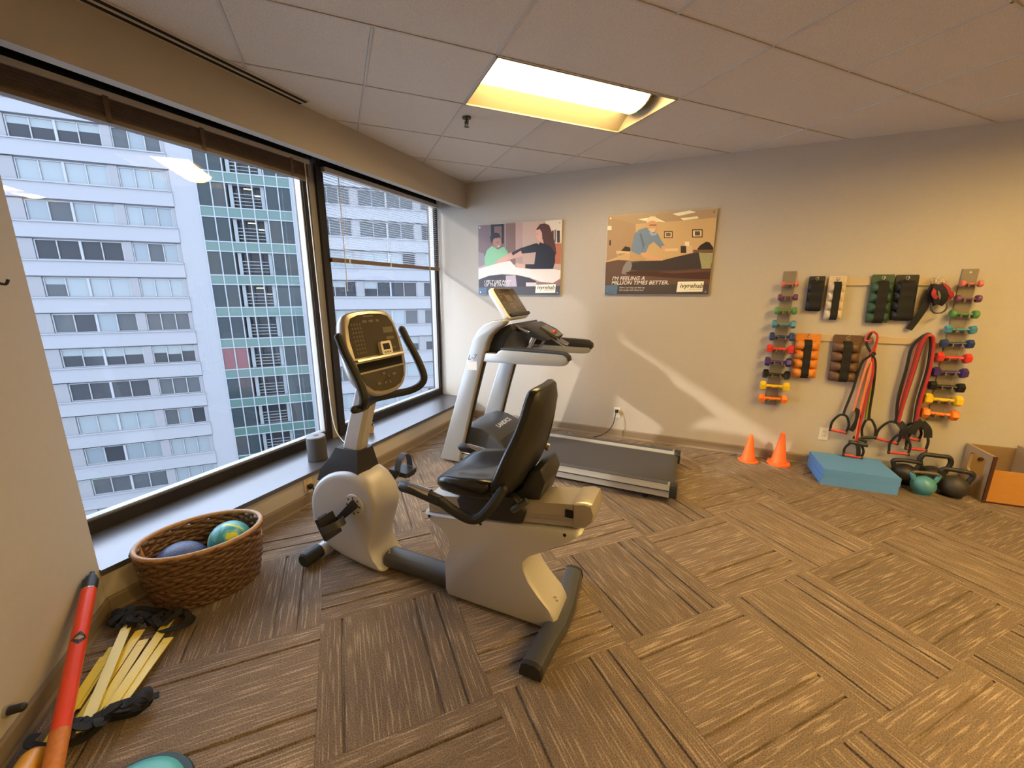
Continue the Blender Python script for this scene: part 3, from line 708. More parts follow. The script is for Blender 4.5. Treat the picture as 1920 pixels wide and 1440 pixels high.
# rear housing
prof = [(-1.155,.468),(-1.09,.472),(-.93,.490),(-.67,.524),(-.37,.565),(-.350,.548),(-.39,.51),(-.49,.440),(-.575,.385),(-.607,.345),(-.603,.30),(-.575,.24),(-.525,.18),(-.47,.125),(-.445,.08),(-.450,.035),(-.50,.022),(-.62,.022),(-.80,.022),(-1.03,.024),(-1.045,.05),(-1.045,.15),(-1.040,.24),(-1.018,.30),(-1.022,.36),(-1.06,.405),(-1.12,.435)]
g = G(); g.pillow(prof, 'y', [(YM-.098, .955), (YM-.094, .975), (YM-.075, 1.0), (YM+.075, 1.0), (YM+.094, .975), (YM+.098, .955)], cen=(-.80, .30)); rs = bpart('rear_housing', g, 'bike_silver', smooth=40)
for dz in (0, .016):
    g = G(); g.cyl((-.476-dz*.5, YM-.02, .125+dz), (-.464-dz*.5, YM-.02, .128+dz), .005, seg=8); bpart('screw', g, 'chrome', rs)
for x, z in ((-1.12, .455), (-.83, .485), (-.42, .535)):
    g = G(); g.cyl((x, YM-.1, z), (x, YM-.092, z), .008, seg=8); bpart('fastener', g, 'black_void', rs)
# seat rail with end cap
sl = .139
def rl(x, z0, z1, hy): return [(x, YM-hy, z0), (x, YM+hy, z0), (x, YM+hy, z1), (x, YM-hy, z1)]
g = G(); za = lambda x: .470+(x+1.13)*sl
g.loft([rl(-1.13, za(-1.13), za(-1.13)+.09, .082), rl(-.385, za(-.385), za(-.385)+.105, .082)]); rail = bpart('seat_rail', g, 'bike_champagne', smooth=0)
for dz in (.018, .036):
    g = G(); g.loft([rl(-1.125, za(-1.125)+dz, za(-1.125)+dz+.008, .0845), rl(-.39, za(-.39)+dz, za(-.39)+dz+.008, .0845)]); bpart('rail_groove', g, 'steel', rail, 0)
g = G(); g.pillow([(-.392, za(-.39)-.005), (-.34, za(-.34)-.002), (-.305, za(-.3)+.03), (-.298, za(-.3)+.07), (-.312, za(-.3)+.108), (-.345, za(-.34)+.118), (-.392, za(-.39)+.112)], 'y', [(YM-.092, .86), (YM-.085, .96), (YM-.07, 1), (YM+.07, 1), (YM+.085, .96), (YM+.092, .86)]); bpart('rail_end_cap', g, 'bike_champagne', smooth=50)
g = G(); g.box((-.425, YM-.0865, za(-.42)+.045), (-.392, YM-.082, za(-.42)+.08)); bpart('rail_stop', g, 'black_void', rail, 0)
# carriage
g = G(); g.prism([(-.93, .50), (-.62, .535), (-.60, .60), (-.66, .66), (-.92, .64), (-.96, .58)], 'y', YM-.10, YM+.10, .01, 2); bpart('seat_carriage', g, 'black_plastic')
g = G(); g.tube(smoothpts([(-.66, YM-.10, .60), (-.63, YM-.12, .63), (-.59, YM-.11, .665)], 3), .016, 8); bpart('adjust_lever', g, 'dark_grey')
# seat cushion: broad at the back, rounded nose
def seat_ring(z, k, lift):
    pts = []
    for i in range(28):
        a = 2*math.pi*i/28; c, s_ = math.cos(a), math.sin(a)
        ex = abs(c)**.55*(1 if c > 0 else -1); ey = abs(s_)**.6*(1 if s_ > 0 else -1)
        x = -.875+ex*.185*k; y = YM+ey*(.205+.02*ex)*k
        zz = z+lift*(.055*(s_*s_)*k*k+.030*max(0, ex)*k - .018*max(0, -ex)*k)
        pts.append((x, y, zz))
    return pts
g = G(); g.loft([seat_ring(.635, .80, .3), seat_ring(.642, .93, .6), seat_ring(.665, 1.0, .9), seat_ring(.690, .985, 1.), seat_ring(.706, .92, 1.), seat_ring(.713, .75, 1.), seat_ring(.713, .45, 1.), seat_ring(.712, .15, 1.)]); bpart('seat', g, 'black_vinyl', smooth=60)
# backrest: shaped board, leaning back
BB = Vector((-.705, YM, .665)); BT = Vector((.150, 0, .50)).normalized(); BN = Vector((.50, 0, -.150)).normalized()
bo = [(-.10, 0), (.10, 0), (.175, .015), (.207, .06), (.214, .15), (.205, .24), (.180, .33), (.158, .42), (.143, .49), (.115, .522), (0, .53), (-.115, .522), (-.143, .49), (-.158, .42), (-.180, .33), (-.205, .24), (-.214, .15), (-.207, .06), (-.175, .015)]
bo = [(p.x, p.y) for p in smoothpts([(a, b, 0) for a, b in bo], 3, closed=True)]
def br(k, d, bow=.0):
    r_ = []
    for a, b in bo:
        a2 = a*k; b2 = (b-.26)*k+.26
        r_.append(BB+Vector((0, a2, 0))+BT*b2+BN*(d-bow*(a2/.2)**2+.025*math.sin(b2/.53*math.pi)))
    return r_
g = G(); g.loft([br(.55, -.030, .03), br(.88, -.028, .035), br(.97, -.018, .035), br(1.0, .0, .035), br(.985, .016, .035)]); back = bpart('backrest', g, 'black_vinyl', smooth=60)
g = G(); g.loft([br(.985, .0161, .035), br(.97, .024, .035), br(.80, .040, .03), br(.55, .046, .02)]); bpart('back_shell', g, 'black_plastic', back, 60)
q = BB+BT*.20+BN*.078+Vector((0, .115, 0)); g = G(); g.cyl(q-BN*.012, q+BN*.003, .018, seg=16); bpart('round_badge', g, 'steel', back)
g = G(); g.prism([(-.66, .56), (-.56, .62), (-.525, .74), (-.55, .80), (-.60, .78), (-.64, .69), (-.72, .62)], 'y', YM-.06, YM+.165, .012, 2); bpart('back_bracket', g, 'black_plastic')
# side handles with pulse sensors
for s_ in (-1, 1):
    y = lambda d: YM+s_*d
    P = [(-1.125, y(.262), .690), (-1.03, y(.262), .682), (-.95, y(.262), .665), (-.87, y(.26), .628), (-.80, y(.255), .606), (-.75, y(.25), .620), (-.70, y(.235), .680), (-.665, y(.20), .745)]
    S = smoothpts(P, 6); g = G(); g.tube(S, .0215, 10); g.sphere(S[-1], .0215, 10, 6); h = bpart('side_handle', g, 'black_rubber')
    g = G(); g.tube([S[0]+Vector((-.03, 0, -.002)), S[0]+Vector((-.015, 0, 0)), S[3], S[13]], [.016, .025, .0255, .0245], 12); gr = bpart('hand_grip', g, 'black_plastic', h)
    g = G(); g.tube([S[2]+Vector((0, 0, .009)), S[9]+Vector((0, 0, .010))], .020, 12); bpart('pulse_sensor', g, 'chrome', gr)
    g = G(); g.cyl(S[0]+Vector((-.036, 0, .004)), S[0]+Vector((-.028, 0, .003)), .012, seg=12); bpart('grip_button', g, 'steel', gr)
# stabilisers
g = G()
def sr(y, x, k=1): return [(x-.048*k, y, .012), (x+.048*k, y, .012), (x+.05*k, y, .03), (x+.042*k, y, .066), (x+.02*k, y, .078), (x-.02*k, y, .078), (x-.042*k, y, .066), (x-.05*k, y, .03)]
g.loft([sr(1.30, -.475), sr(1.45, -.465), sr(1.55, -.450), sr(1.70, -.450), sr(1.80, -.462), sr(1.935, -.475)]); rst = bpart('rear_stabiliser', g, 'dark_grey', smooth=45)
for y0, y1, x in ((1.278, 1.2995, -.475), (1.9355, 1.955, -.475)):
    g = G(); g.loft([sr(y0, x, .98), sr(y1, x, 1.02)]); bpart('end_cap', g, 'black_rubber', rst, 45)
g = G(); g.cyl((-1.905, YM-.19, .05), (-1.905, YM+.19, .05), .036, seg=16); fst = bpart('front_stabiliser', g, 'bike_silver')
for s_ in (-1, 1):
    g = G(); g.tube([(-1.905, YM+s_*.12, .05), (-1.905, YM+s_*.185, .05), (-1.905, YM+s_*.225, .05), (-1.905, YM+s_*.235, .05)], [.042, .043, .043, .034], 16); bpart('transport_wheel', g, 'black_rubber', fst)
# cranks and pedals
def crank(s_, ex, ez, px_, pz):
    y = YM+s_*.115
    a = Vector((-1.612, y, .405)); b2 = Vector((ex, y+s_*.03, ez))
    g = G(); d = (b2-a).normalized(); n = d.cross(Vector((0, 1, 0))).normalized()
    g.loft([[a-d*.03+n*.026+Vector((0, .01*k, 0)) for k in (-1, 1)]+[a-d*.03-n*.026+Vector((0, .01*k, 0)) for k in (1, -1)], [b2+d*.02+n*.015+Vector((0, .009*k, 0)) for k in (-1, 1)]+[b2+d*.02-n*.015+Vector((0, .009*k, 0)) for k in (1, -1)]])
    c = bpart('crank', g, 'black_plastic', smooth=30)
    p = b2+Vector((0, s_*.065, 0))
    g = G(); g.box((-.062, -.050, -.014), (.062, .050, .014), .006, 2); g.box((-.066, -.03, -.018), (.066, .03, -.014)); tilt = R(4 if s_ > 0 else 62)
    g.xf(Matrix.Translation(p) @ Matrix.Rotation(tilt, 4, 'Y')); pd = bpart('pedal', g, 'black_plastic')
    g = G(); pts = []
    for k in range(13):
        th = math.pi*k/12; pts.append(Vector((.005, -.057*math.cos(th), .012+.098*math.sin(th))))
    rings = []
    for i, v in enumerate(pts):
        rings.append([v+Vector((-.02, 0, 0)), v+Vector((.02, 0, 0)), v*1.0+Vector((.02, 0, 0))+Vector((0, v.y, v.z)).normalized()*.004, v+Vector((-.02, 0, 0))+Vector((0, v.y, v.z)).normalized()*.004])
    g.loft(rings); g.xf(Matrix.Translation(p) @ Matrix.Rotation(tilt, 4, 'Y')); bpart('pedal_strap', g, 'dark_grey', pd, 40)
crank(-1, -1.70, .315, 0, 0); crank(1, -1.525, .495, 0, 0)
# ------------------------------------------------------------------ treadmill (along x, parallel to the back wall)
tr = thing('treadmill', 'silver and black treadmill parked along the back wall', 'treadmill', (-1.0, 3.43, 0.0))
def tp(name, g, m, parent=tr, smooth=35): return obj(name, g, m, parent, smooth)
TY0, TY1 = 3.03, 3.83
for y0, y1 in ((TY0, TY0+.105), (TY1-.105, TY1)):
    sgn = 1 if y0 < 3.4 else -1; yo = y0 if sgn > 0 else y1
    pf = [(yo, .055), (yo+sgn*.10, .055), (yo+sgn*.10, .135), (yo+sgn*.07, .152), (yo+sgn*.012, .150), (yo+sgn*.004, .118), (yo, .112), (yo, .098), (yo+sgn*.004, .092)]
    g = G(); g.prism(pf, 'x', -1.95, -.045); s = tp('side_rail', g, 'tread_silver', smooth=25)
    g = G(); g.box((-1.5, min(yo+sgn*.015, yo+sgn*.07), .151), (-.06, max(yo+sgn*.015, yo+sgn*.07), .155)); tp('foot_strip', g, 'dark_grey', s, 0)
    g = G(); g.box((-1.9, min(yo-sgn*.0015, yo+sgn*.002), .102), (-.05, max(yo-sgn*.0015, yo+sgn*.002), .108)); tp('rail_groove', g, 'black_plastic', s, 0)
    g = G(); g.prism([(yo-sgn*.003, .05), (yo+sgn*.103, .05), (yo+sgn*.103, .135), (yo+sgn*.07, .157), (yo+sgn*.01, .155), (yo-sgn*.003, .12)], 'x', -.047, .008, .008, 2); tp('end_cap', g, 'black_plastic')
g = G(); g.prism([(-1.46, .10), (-.06, .10), (-.025, .105), (-.01, .118), (-.025, .131), (-.06, .136), (-1.46, .136)], 'y', TY0+.115, TY1-.115); tp('running_belt', g, 'belt', smooth=40)
g = G(); g.box((-1.9, TY0+.105, .06), (-.08, TY1-.105, .099)); tp('deck', g, 'black_plastic', smooth=0)
for y in (TY0+.06, TY1-.06):
    g = G(); g.cyl((-.22, y, 0), (-.22, y, .012), .026, .022, 14); g.cyl((-.22, y, .012), (-.22, y, .055), .009, seg=8); tp('levelling_foot', g, 'black_rubber')
    g = G(); g.cyl((-1.86, y-.02, .032), (-1.86, y+.02, .032), .032, seg=16); tp('transport_wheel', g, 'black_rubber')
# motor hood
pf = [(-1.99, .07), (-1.99, .20), (-1.93, .285), (-1.80, .335), (-1.68, .325), (-1.56, .275), (-1.47, .19), (-1.43, .14), (-1.43, .10)]
g = G(); g.prism(pf, 'y', TY0+.11, TY1-.11, .015, 2); hood = tp('motor_hood', g, 'dark_grey', smooth=40)
g = G(); g.prism([(-1.60, .20), (-1.50, .235), (-1.425, .155), (-1.40, .137), (-1.43, .137)], 'y', TY0+.115, TY1-.115, .004, 1); tp('hood_lip', g, 'black_plastic', hood)
a = Vector((-1.68, 0, .325)); b2 = Vector((-1.56, 0, .275)); d = (a-b2).normalized()
mat('white_print', (0.8, 0.8, 0.8), 0.5)
o_ = b2+(a-b2)*0.28+Vector((0, 3.335, 0)); nrm = Vector((0, 1, 0)).cross(d)
text_obj('lettering', 'LANDICE', .068, 'white_print', hood, frame(o_+Vector((.4, 0, .92)).normalized()*.003, (0, 1, 0), d), bold=.0012)
# uprights with a rounded shoulder
pu = [(-2.055, .02), (-1.95, .35), (-1.84, .70), (-1.745, 1.0), (-1.715, 1.09), (-1.685, 1.17), (-1.64, 1.24), (-1.58, 1.29), (-1.50, 1.325), (-1.41, 1.338), (-1.38, 1.325), (-1.40, 1.29), (-1.46, 1.255), (-1.52, 1.20), (-1.555, 1.13), (-1.575, 1.06), (-1.615, .92), (-1.70, .60), (-1.835, .08), (-1.845, .02)]
for i, (y0, y1) in enumerate(((TY0-.025, TY0+.075), (TY1-.075, TY1+.025))):
    g = G(); g.prism(pu if i == 0 else [p_ for p_ in pu if p_[1] < 1.245], 'y', y0, y1, .014, 3); u_ = tp('upright', g, 'tread_silver', smooth=40)
    g = G(); pr = [(-1.562, 1.06), (-1.60, .92), (-1.69, .60), (-1.823, .08), (-1.832, .022), (-1.848, .022), (-1.838, .08), (-1.705, .60), (-1.62, .92), (-1.58, 1.06)]
    g.prism(pr, 'y', y0+.034, y1-.034); tp('rear_strip', g, 'black_plastic', u_, 0)  # narrow black strip down the rear face of the upright
    if i == 0:
        mat('label_white', (0.75, 0.73, 0.68), 0.5); mat('marker', (0.05, 0.05, 0.05), 0.6)
        q = frame((-1.742, y0-.0008, .895), (1, 0, .06), (0, 0, 1)); g = G(); g.box((0, 0, 0), (.095, .075, .001)); g.xf(q); tp('sticker', g, 'label_white', u_, 0)
        text_obj('marking', 'L-7', .062, 'marker', u_, frame((-1.735, y0-.0004, .985), (1, 0, .10), (0, 0, 1)), shear=.3)
# console base between the uprights
pc = [(-1.60, 1.0), (-1.58, 1.12), (-1.53, 1.215), (-1.46, 1.262), (-1.385, 1.295), (-1.36, 1.24), (-1.42, 1.16), (-1.46, 1.07), (-1.48, 1.0)]
g = G(); g.prism(pc, 'y', TY0+.076, TY1-.076, .012, 2); tp('console_base', g, 'black_plastic')
# handrails
for i, (y0, y1) in enumerate(((TY0-.01, TY0+.062), (TY1-.062, TY1+.01))):
    pr = [(-1.60, .975), (-1.30, .975), (-.92, .985), (-.875, .995), (-.855, 1.03), (-.865, 1.065), (-.90, 1.082), (-1.05, 1.085), (-1.30, 1.088), (-1.42, 1.088), (-1.455, 1.07), (-1.47, 1.05), (-1.58, 1.05)]
    g = G(); g.prism(pr, 'y', y0, y1, .010, 2); hr = tp('handrail', g, 'tread_silver', smooth=40)
    gp = [(-1.43, 1.084), (-.95, 1.081), (-.895, 1.076), (-.868, 1.058), (-.857, 1.03), (-.845, 1.03), (-.853, 1.068), (-.888, 1.092), (-.95, 1.100), (-1.38, 1.108), (-1.44, 1.098)]
    if i == 1: gp = [(-1.43, 1.05), (-.95, 1.045), (-.895, 1.045), (-.868, 1.045), (-.850, 1.03), (-.84, 1.05), (-.845, 1.085), (-.885, 1.112), (-.95, 1.118), (-1.38, 1.128), (-1.44, 1.115)]
    g = G(); g.prism(gp, 'y', y0-.004, y1+.004, .006, 2); tp('rail_grip', g, 'black_rubber', hr)
# display console
CB0 = Vector((-1.435, 3.43, 1.325)); CT = Vector((-.17, 0, .245)).normalized(); CN = Vector((.245, 0, .17)).normalized()
mat('console_white', (0.68, 0.66, 0.62), 0.35)
def tc_(s_, t_, d=0.0): return CB0+Vector((0, s_, 0))+CT*t_+CN*d
def rr(w_, h_, r_, k=4):
    o = []
    for cx, cy, a0 in ((w_-r_, h_-r_, 0), (-w_+r_, h_-r_, 90), (-w_+r_, r_, 180), (w_-r_, r_, 270)):
        for j in range(k+1): o.append((cx+r_*math.cos(R(a0+90*j/k)), cy+r_*math.sin(R(a0+90*j/k))))
    return o
o1 = rr(.235, .315, .035); o2 = [(a*.95, (b-.157)*.93+.157) for a, b in o1]
g = G(); g.loft([[tc_(a*.9, (b-.157)*.9+.157, -.05) for a, b in o1], [tc_(a, b, -.03) for a, b in o1], [tc_(a, b, .0) for a, b in o1], [tc_(a, b, .012) for a, b in o2]]); cs = tp('console', g, 'console_white', smooth=50)
def cpn(pts, d0, d1, m, name, parent=cs):
    g = G(); g.loft([[tc_(a, b, d0) for a, b in pts], [tc_(a, b, d1) for a, b in pts]]); return tp(name, g, m, parent, 0)
cpn([(a*.94, (b-.157)*.92+.157) for a, b in o1], .011, .016, 'panel_dark', 'display_panel')
sq = lambda s_, t_, w_, h_: [(s_, t_), (s_+w_, t_), (s_+w_, t_+h_), (s_, t_+h_)]
cpn(sq(-.11, .262, .20, .030), .016, .0165, 'lcd', 'upper_screen')
cpn(sq(-.075, .165, .11, .065), .016, .0165, 'panel_print', 'message_screen')
for s_, t_, w_, h_ in ((-.19, .235, .05, .012), (-.10, .236, .05, .010), (-.18, .20, .03, .02), (.10, .195, .05, .03), (-.17, .15, .02, .015), (.12, .15, .025, .018), (-.06, .13, .09, .015), (-.16, .105, .018, .014), (.13, .11, .018, .014), (-.06, .095, .09, .02), (-.13, .08, .02, .014), (.12, .08, .02, .014), (-.05, .065, .07, .012)):
    cpn(sq(s_, t_, w_, h_), .016, .0168, 'panel_print', 'key')
cpn(sq(-.20, .010, .40, .028), .014, .040, 'black_plastic', 'lower_ledge')
# control tray and centre bar
g = G(); g.prism([(-1.46, 1.27), (-1.30, 1.285), (-1.16, 1.225), (-1.08, 1.165), (-1.12, 1.155), (-1.22, 1.175), (-1.33, 1.215), (-1.45, 1.235)], 'y', 3.20, 3.66, .012, 2); tray = tp('control_tray', g, 'black_plastic', smooth=40)
g = G(); g.box((-.10, -.09, -.012), (.07, .09, .014), .01, 2); g.xf(Matrix.Translation((-1.12, 3.43, 1.205)) @ Matrix.Rotation(R(28), 4, 'Y')); cc = tp('control_pod', g, 'panel_dark', tray)
mat('stop_red', (0.45, 0.06, 0.04), 0.4)
g = G(); g.cyl((-1.105, 3.43, 1.205), (-1.095, 3.43, 1.226), .022, .019, 14); tp('stop_button', g, 'stop_red', tray)
for s_ in (-1, 1):
    g = G(); g.tube([(-1.14, 3.43+s_*.05, 1.19), (-1.05, 3.43+s_*.055, 1.135), (-.99, 3.43+s_*.055, 1.105)], .014, 8); tp('pulse_bar', g, 'chrome', tray)
    g = G(); g.tube([(-1.22, 3.43+s_*.16, 1.18), (-1.25, 3.43+s_*.17, 1.12), (-1.30, 3.43+s_*.18, 1.05), (-1.42, 3.43+s_*.2, 1.02)], .017, 8); tp('support_arm', g, 'steel', tray)
g = G(); g.tube([(-1.41, 3.21, 1.285), (-1.33, 3.19, 1.25), (-1.25, 3.20, 1.22)], .010, 7); tp('tray_trim', g, 'chrome', tray)
POSTER_A = [([(0.006,0.769),(1.001,0.774),(1.007,0.093),(0.005,0.086)],(185,152,128)),([(0.006,0.769),(0.34,0.77),(0.34,0.337),(0.003,0.344)],(118,92,86)),([(0.168,0.774),(0.328,0.768),(0.328,0.561),(0.172,0.567)],(32,26,24)),([(0.208,0.75),(0.302,0.748),(0.302,0.562),(0.211,0.565)],(120,90,80)),([(0.348,0.774),(0.47,0.774),(0.473,0.334),(0.349,0.337)],(128,96,80)),([(0.473,0.774),(0.552,0.773),(0.557,0.333),(0.476,0.334)],(172,138,120)),([(0.814,0.772),(0.998,0.773),(1.0,0.541),(0.842,0.547)],(212,190,160)),([(0.889,0.671),(0.909,0.67),(0.912,0.551),(0.892,0.552)],(70,55,50)),([(0.916,0.679),(0.935,0.678),(0.938,0.55),(0.92,0.551)],(120,100,85)),([(0.944,0.668),(0.977,0.666),(0.981,0.546),(0.948,0.547)],(60,50,48)),([(0.905,0.541),(1.0,0.537),(1.002,0.33),(0.911,0.332)],(170,100,66)),([(0.005,0.482),(0.074,0.465),(0.09,0.342),(0.006,0.313)],(140,125,120)),([(0.297,0.574),(0.292,0.546),(0.277,0.524),(0.255,0.512),(0.231,0.513),(0.21,0.526),(0.195,0.55),(0.19,0.578),(0.195,0.606),(0.21,0.628),(0.232,0.64),(0.256,0.639),(0.277,0.625),(0.292,0.602)],(172,120,92)),([(0.164,0.594),(0.157,0.642),(0.182,0.673),(0.23,0.683),(0.272,0.669),(0.289,0.633),(0.261,0.626),(0.22,0.624),(0.195,0.611),(0.181,0.579)],(34,26,24)),([(0.244,0.582),(0.261,0.581),(0.261,0.574),(0.244,0.575)],(60,40,34)),([(0.247,0.542),(0.278,0.541),(0.278,0.533),(0.247,0.534)],(235,210,195)),([(0.204,0.573),(0.201,0.563),(0.193,0.559),(0.186,0.563),(0.183,0.574),(0.186,0.584),(0.193,0.589),(0.201,0.584)],(160,108,84)),([(0.09,0.327),(0.082,0.419),(0.119,0.501),(0.181,0.544),(0.25,0.501),(0.328,0.531),(0.384,0.463),(0.354,0.412),(0.267,0.384),(0.236,0.342),(0.144,0.318)],(132,178,128)),([(0.206,0.352),(0.276,0.399),(0.405,0.462),(0.522,0.495),(0.568,0.457),(0.556,0.421),(0.405,0.388),(0.267,0.346)],(205,152,124)),([(0.422,0.462),(0.53,0.506),(0.542,0.483),(0.439,0.432)],(45,35,35)),([(0.53,0.506),(0.716,0.552),(0.78,0.514),(0.718,0.459),(0.547,0.447)],(38,32,34)),([(0.713,0.694),(0.752,0.741),(0.806,0.747),(0.856,0.728),(0.894,0.643),(0.928,0.537),(0.946,0.438),(0.924,0.41),(0.861,0.441),(0.78,0.514),(0.755,0.615)],(80,48,38)),([(0.714,0.684),(0.753,0.692),(0.777,0.656),(0.782,0.599),(0.756,0.565),(0.727,0.588),(0.715,0.623),(0.708,0.642)],(210,156,130)),([(0.721,0.647),(0.733,0.647),(0.733,0.641),(0.721,0.642)],(60,40,34)),([(0.755,0.586),(0.787,0.592),(0.804,0.535),(0.764,0.529)],(200,148,122)),([(0.689,0.283),(0.703,0.388),(0.717,0.488),(0.756,0.558),(0.811,0.542),(0.882,0.511),(0.931,0.438),(0.933,0.353),(0.912,0.279)],(36,32,35)),([(0.59,0.335),(0.72,0.332),(0.737,0.282),(0.59,0.285)],(36,32,35)),([(0.473,0.349),(0.59,0.335),(0.59,0.295),(0.498,0.304)],(208,158,132)),([(0.004,0.295),(0.232,0.347),(0.405,0.378),(0.477,0.304),(0.689,0.279),(0.912,0.279),(1.003,0.263),(1.004,0.18),(0.916,0.134),(0.789,0.145),(0.641,0.191),(0.491,0.222),(0.302,0.232),(0.143,0.218),(0.004,0.176)],(222,204,184)),([(0.006,0.173),(0.143,0.215),(0.302,0.229),(0.491,0.219),(0.641,0.188),(0.724,0.153),(0.725,0.093),(0.005,0.086)],(62,52,54)),([(0.354,0.216),(0.474,0.218),(0.492,0.094),(0.354,0.094)],(180,160,160)),([(0.601,0.139),(0.724,0.138),(0.725,0.096),(0.601,0.097)],(200,185,170)),([(0.724,0.144),(0.916,0.131),(1.004,0.173),(1.007,0.093),(0.725,0.093)],(140,105,90)),([(0.005,0.089),(1.006,0.102),(1.007,-0.002),(0.003,-0.018)],(74,68,66)),([(0.005,0.081),(0.109,0.083),(0.101,-0.014),(0.003,-0.018)],(84,98,112)),([(0.72,0.114),(0.948,0.12),(0.944,0.029),(0.713,0.025)],(236,220,192))]
POSTER_B = [([(-0.003,0.768),(0.985,0.769),(0.986,0.093),(0.008,0.094)],(196,158,104)),([(-0.003,0.768),(0.985,0.769),(0.985,0.687),(0.728,0.679),(0.484,0.675),(0.273,0.672),(-0.001,0.755)],(168,136,98)),([(0.602,0.744),(0.75,0.763),(0.807,0.745),(0.658,0.721)],(250,232,180)),([(0.29,0.715),(0.442,0.727),(0.549,0.673),(0.356,0.697)],(246,226,172)),([(0.678,0.7),(0.82,0.709),(0.833,0.69),(0.704,0.679)],(236,212,160)),([(-0.001,0.755),(0.273,0.672),(0.29,0.435),(0.009,0.33)],(164,130,92)),([(-0.002,0.67),(0.042,0.668),(0.044,0.629),(0.0,0.631)],(235,210,165)),([(0.027,0.533),(0.045,0.533),(0.047,0.483),(0.029,0.484)],(70,55,45)),([(0.541,0.593),(0.618,0.589),(0.623,0.527),(0.546,0.53)],(60,45,36)),([(0.549,0.585),(0.611,0.582),(0.615,0.534),(0.553,0.537)],(216,184,134)),([(0.561,0.576),(0.601,0.574),(0.603,0.544),(0.563,0.546)],(110,90,66)),([(0.786,0.596),(0.875,0.592),(0.882,0.521),(0.792,0.525)],(50,38,30)),([(0.795,0.587),(0.868,0.584),(0.873,0.53),(0.8,0.533)],(226,194,144)),([(0.811,0.578),(0.856,0.576),(0.859,0.539),(0.815,0.541)],(90,72,56)),([(0.102,0.428),(0.25,0.43),(0.252,0.401),(0.103,0.402)],(206,170,120)),([(0.117,0.401),(0.126,0.401),(0.132,0.314),(0.122,0.314)],(190,160,120)),([(0.149,0.427),(0.187,0.469),(0.235,0.457),(0.244,0.417)],(50,40,36)),([(0.541,0.433),(0.678,0.433),(0.68,0.41),(0.543,0.41)],(216,180,130)),([(0.7,0.452),(0.749,0.451),(0.755,0.388),(0.706,0.39)],(60,48,40)),([(0.749,0.457),(0.797,0.455),(0.803,0.386),(0.755,0.388)],(206,172,124)),([(0.733,0.491),(0.772,0.489),(0.776,0.45),(0.737,0.451)],(226,200,160)),([(0.847,0.422),(0.868,0.452),(0.917,0.483),(0.947,0.473),(0.981,0.427),(0.983,0.408),(0.861,0.407)],(46,38,34)),([(0.812,0.414),(0.988,0.41),(0.988,0.381),(0.815,0.384)],(110,80,58)),([(0.004,0.32),(0.127,0.341),(0.25,0.331),(0.989,0.295),(0.988,0.093),(0.008,0.094)],(98,74,60)),([(0.238,0.415),(0.377,0.406),(0.419,0.36),(0.383,0.328),(0.237,0.322)],(182,144,98)),([(0.226,0.285),(0.291,0.313),(0.383,0.324),(0.538,0.324),(0.66,0.353),(0.803,0.384),(0.865,0.39),(0.902,0.244),(0.72,0.232),(0.52,0.23),(0.324,0.233),(0.249,0.247)],(62,54,50)),([(0.862,0.39),(0.987,0.371),(0.977,0.243),(0.903,0.241)],(152,144,96)),([(0.167,0.208),(0.18,0.273),(0.21,0.323),(0.247,0.335),(0.267,0.284),(0.256,0.242),(0.205,0.197)],(134,124,114)),([(0.248,0.42),(0.255,0.495),(0.27,0.582),(0.312,0.619),(0.373,0.636),(0.439,0.602),(0.486,0.572),(0.522,0.51),(0.562,0.455),(0.542,0.423),(0.491,0.467),(0.453,0.502),(0.411,0.47),(0.384,0.393),(0.319,0.386)],(112,128,140)),([(0.479,0.65),(0.476,0.622),(0.465,0.6),(0.446,0.588),(0.425,0.589),(0.404,0.603),(0.389,0.627),(0.382,0.655),(0.384,0.684),(0.396,0.706),(0.415,0.717),(0.436,0.716),(0.456,0.702),(0.472,0.679)],(204,148,100)),([(0.376,0.675),(0.378,0.712),(0.41,0.734),(0.452,0.729),(0.48,0.693),(0.474,0.675),(0.432,0.696),(0.401,0.689)],(222,200,162)),([(0.403,0.659),(0.467,0.656),(0.468,0.647),(0.404,0.65)],(90,60,45)),([(0.402,0.591),(0.448,0.574),(0.481,0.585),(0.468,0.56),(0.43,0.558)],(150,165,175)),([(0.315,0.583),(0.331,0.588),(0.372,0.478),(0.362,0.426)],(92,106,118)),([(0.4,0.623),(0.463,0.623),(0.453,0.589),(0.422,0.585)],(206,176,136)),([(0.338,0.401),(0.384,0.406),(0.458,0.365),(0.549,0.343),(0.55,0.323),(0.447,0.33),(0.367,0.361)],(206,154,108)),([(0.527,0.459),(0.562,0.458),(0.563,0.413),(0.541,0.405)],(206,154,108)),([(0.201,0.219),(0.324,0.23),(0.52,0.227),(0.72,0.23),(0.906,0.239),(0.98,0.24),(0.986,0.145),(0.776,0.152),(0.524,0.172),(0.26,0.191)],(74,48,40)),([(0.495,0.22),(0.889,0.234),(0.981,0.231),(0.982,0.216),(0.648,0.202)],(100,68,56)),([(0.007,0.097),(0.986,0.101),(0.99,0.006),(0.01,-0.001)],(76,67,62)),([(0.008,0.091),(0.14,0.094),(0.131,0.006),(0.01,0.005)],(88,108,124)),([(0.705,0.125),(0.933,0.128),(0.928,0.033),(0.7,0.029)],(238,220,186))]
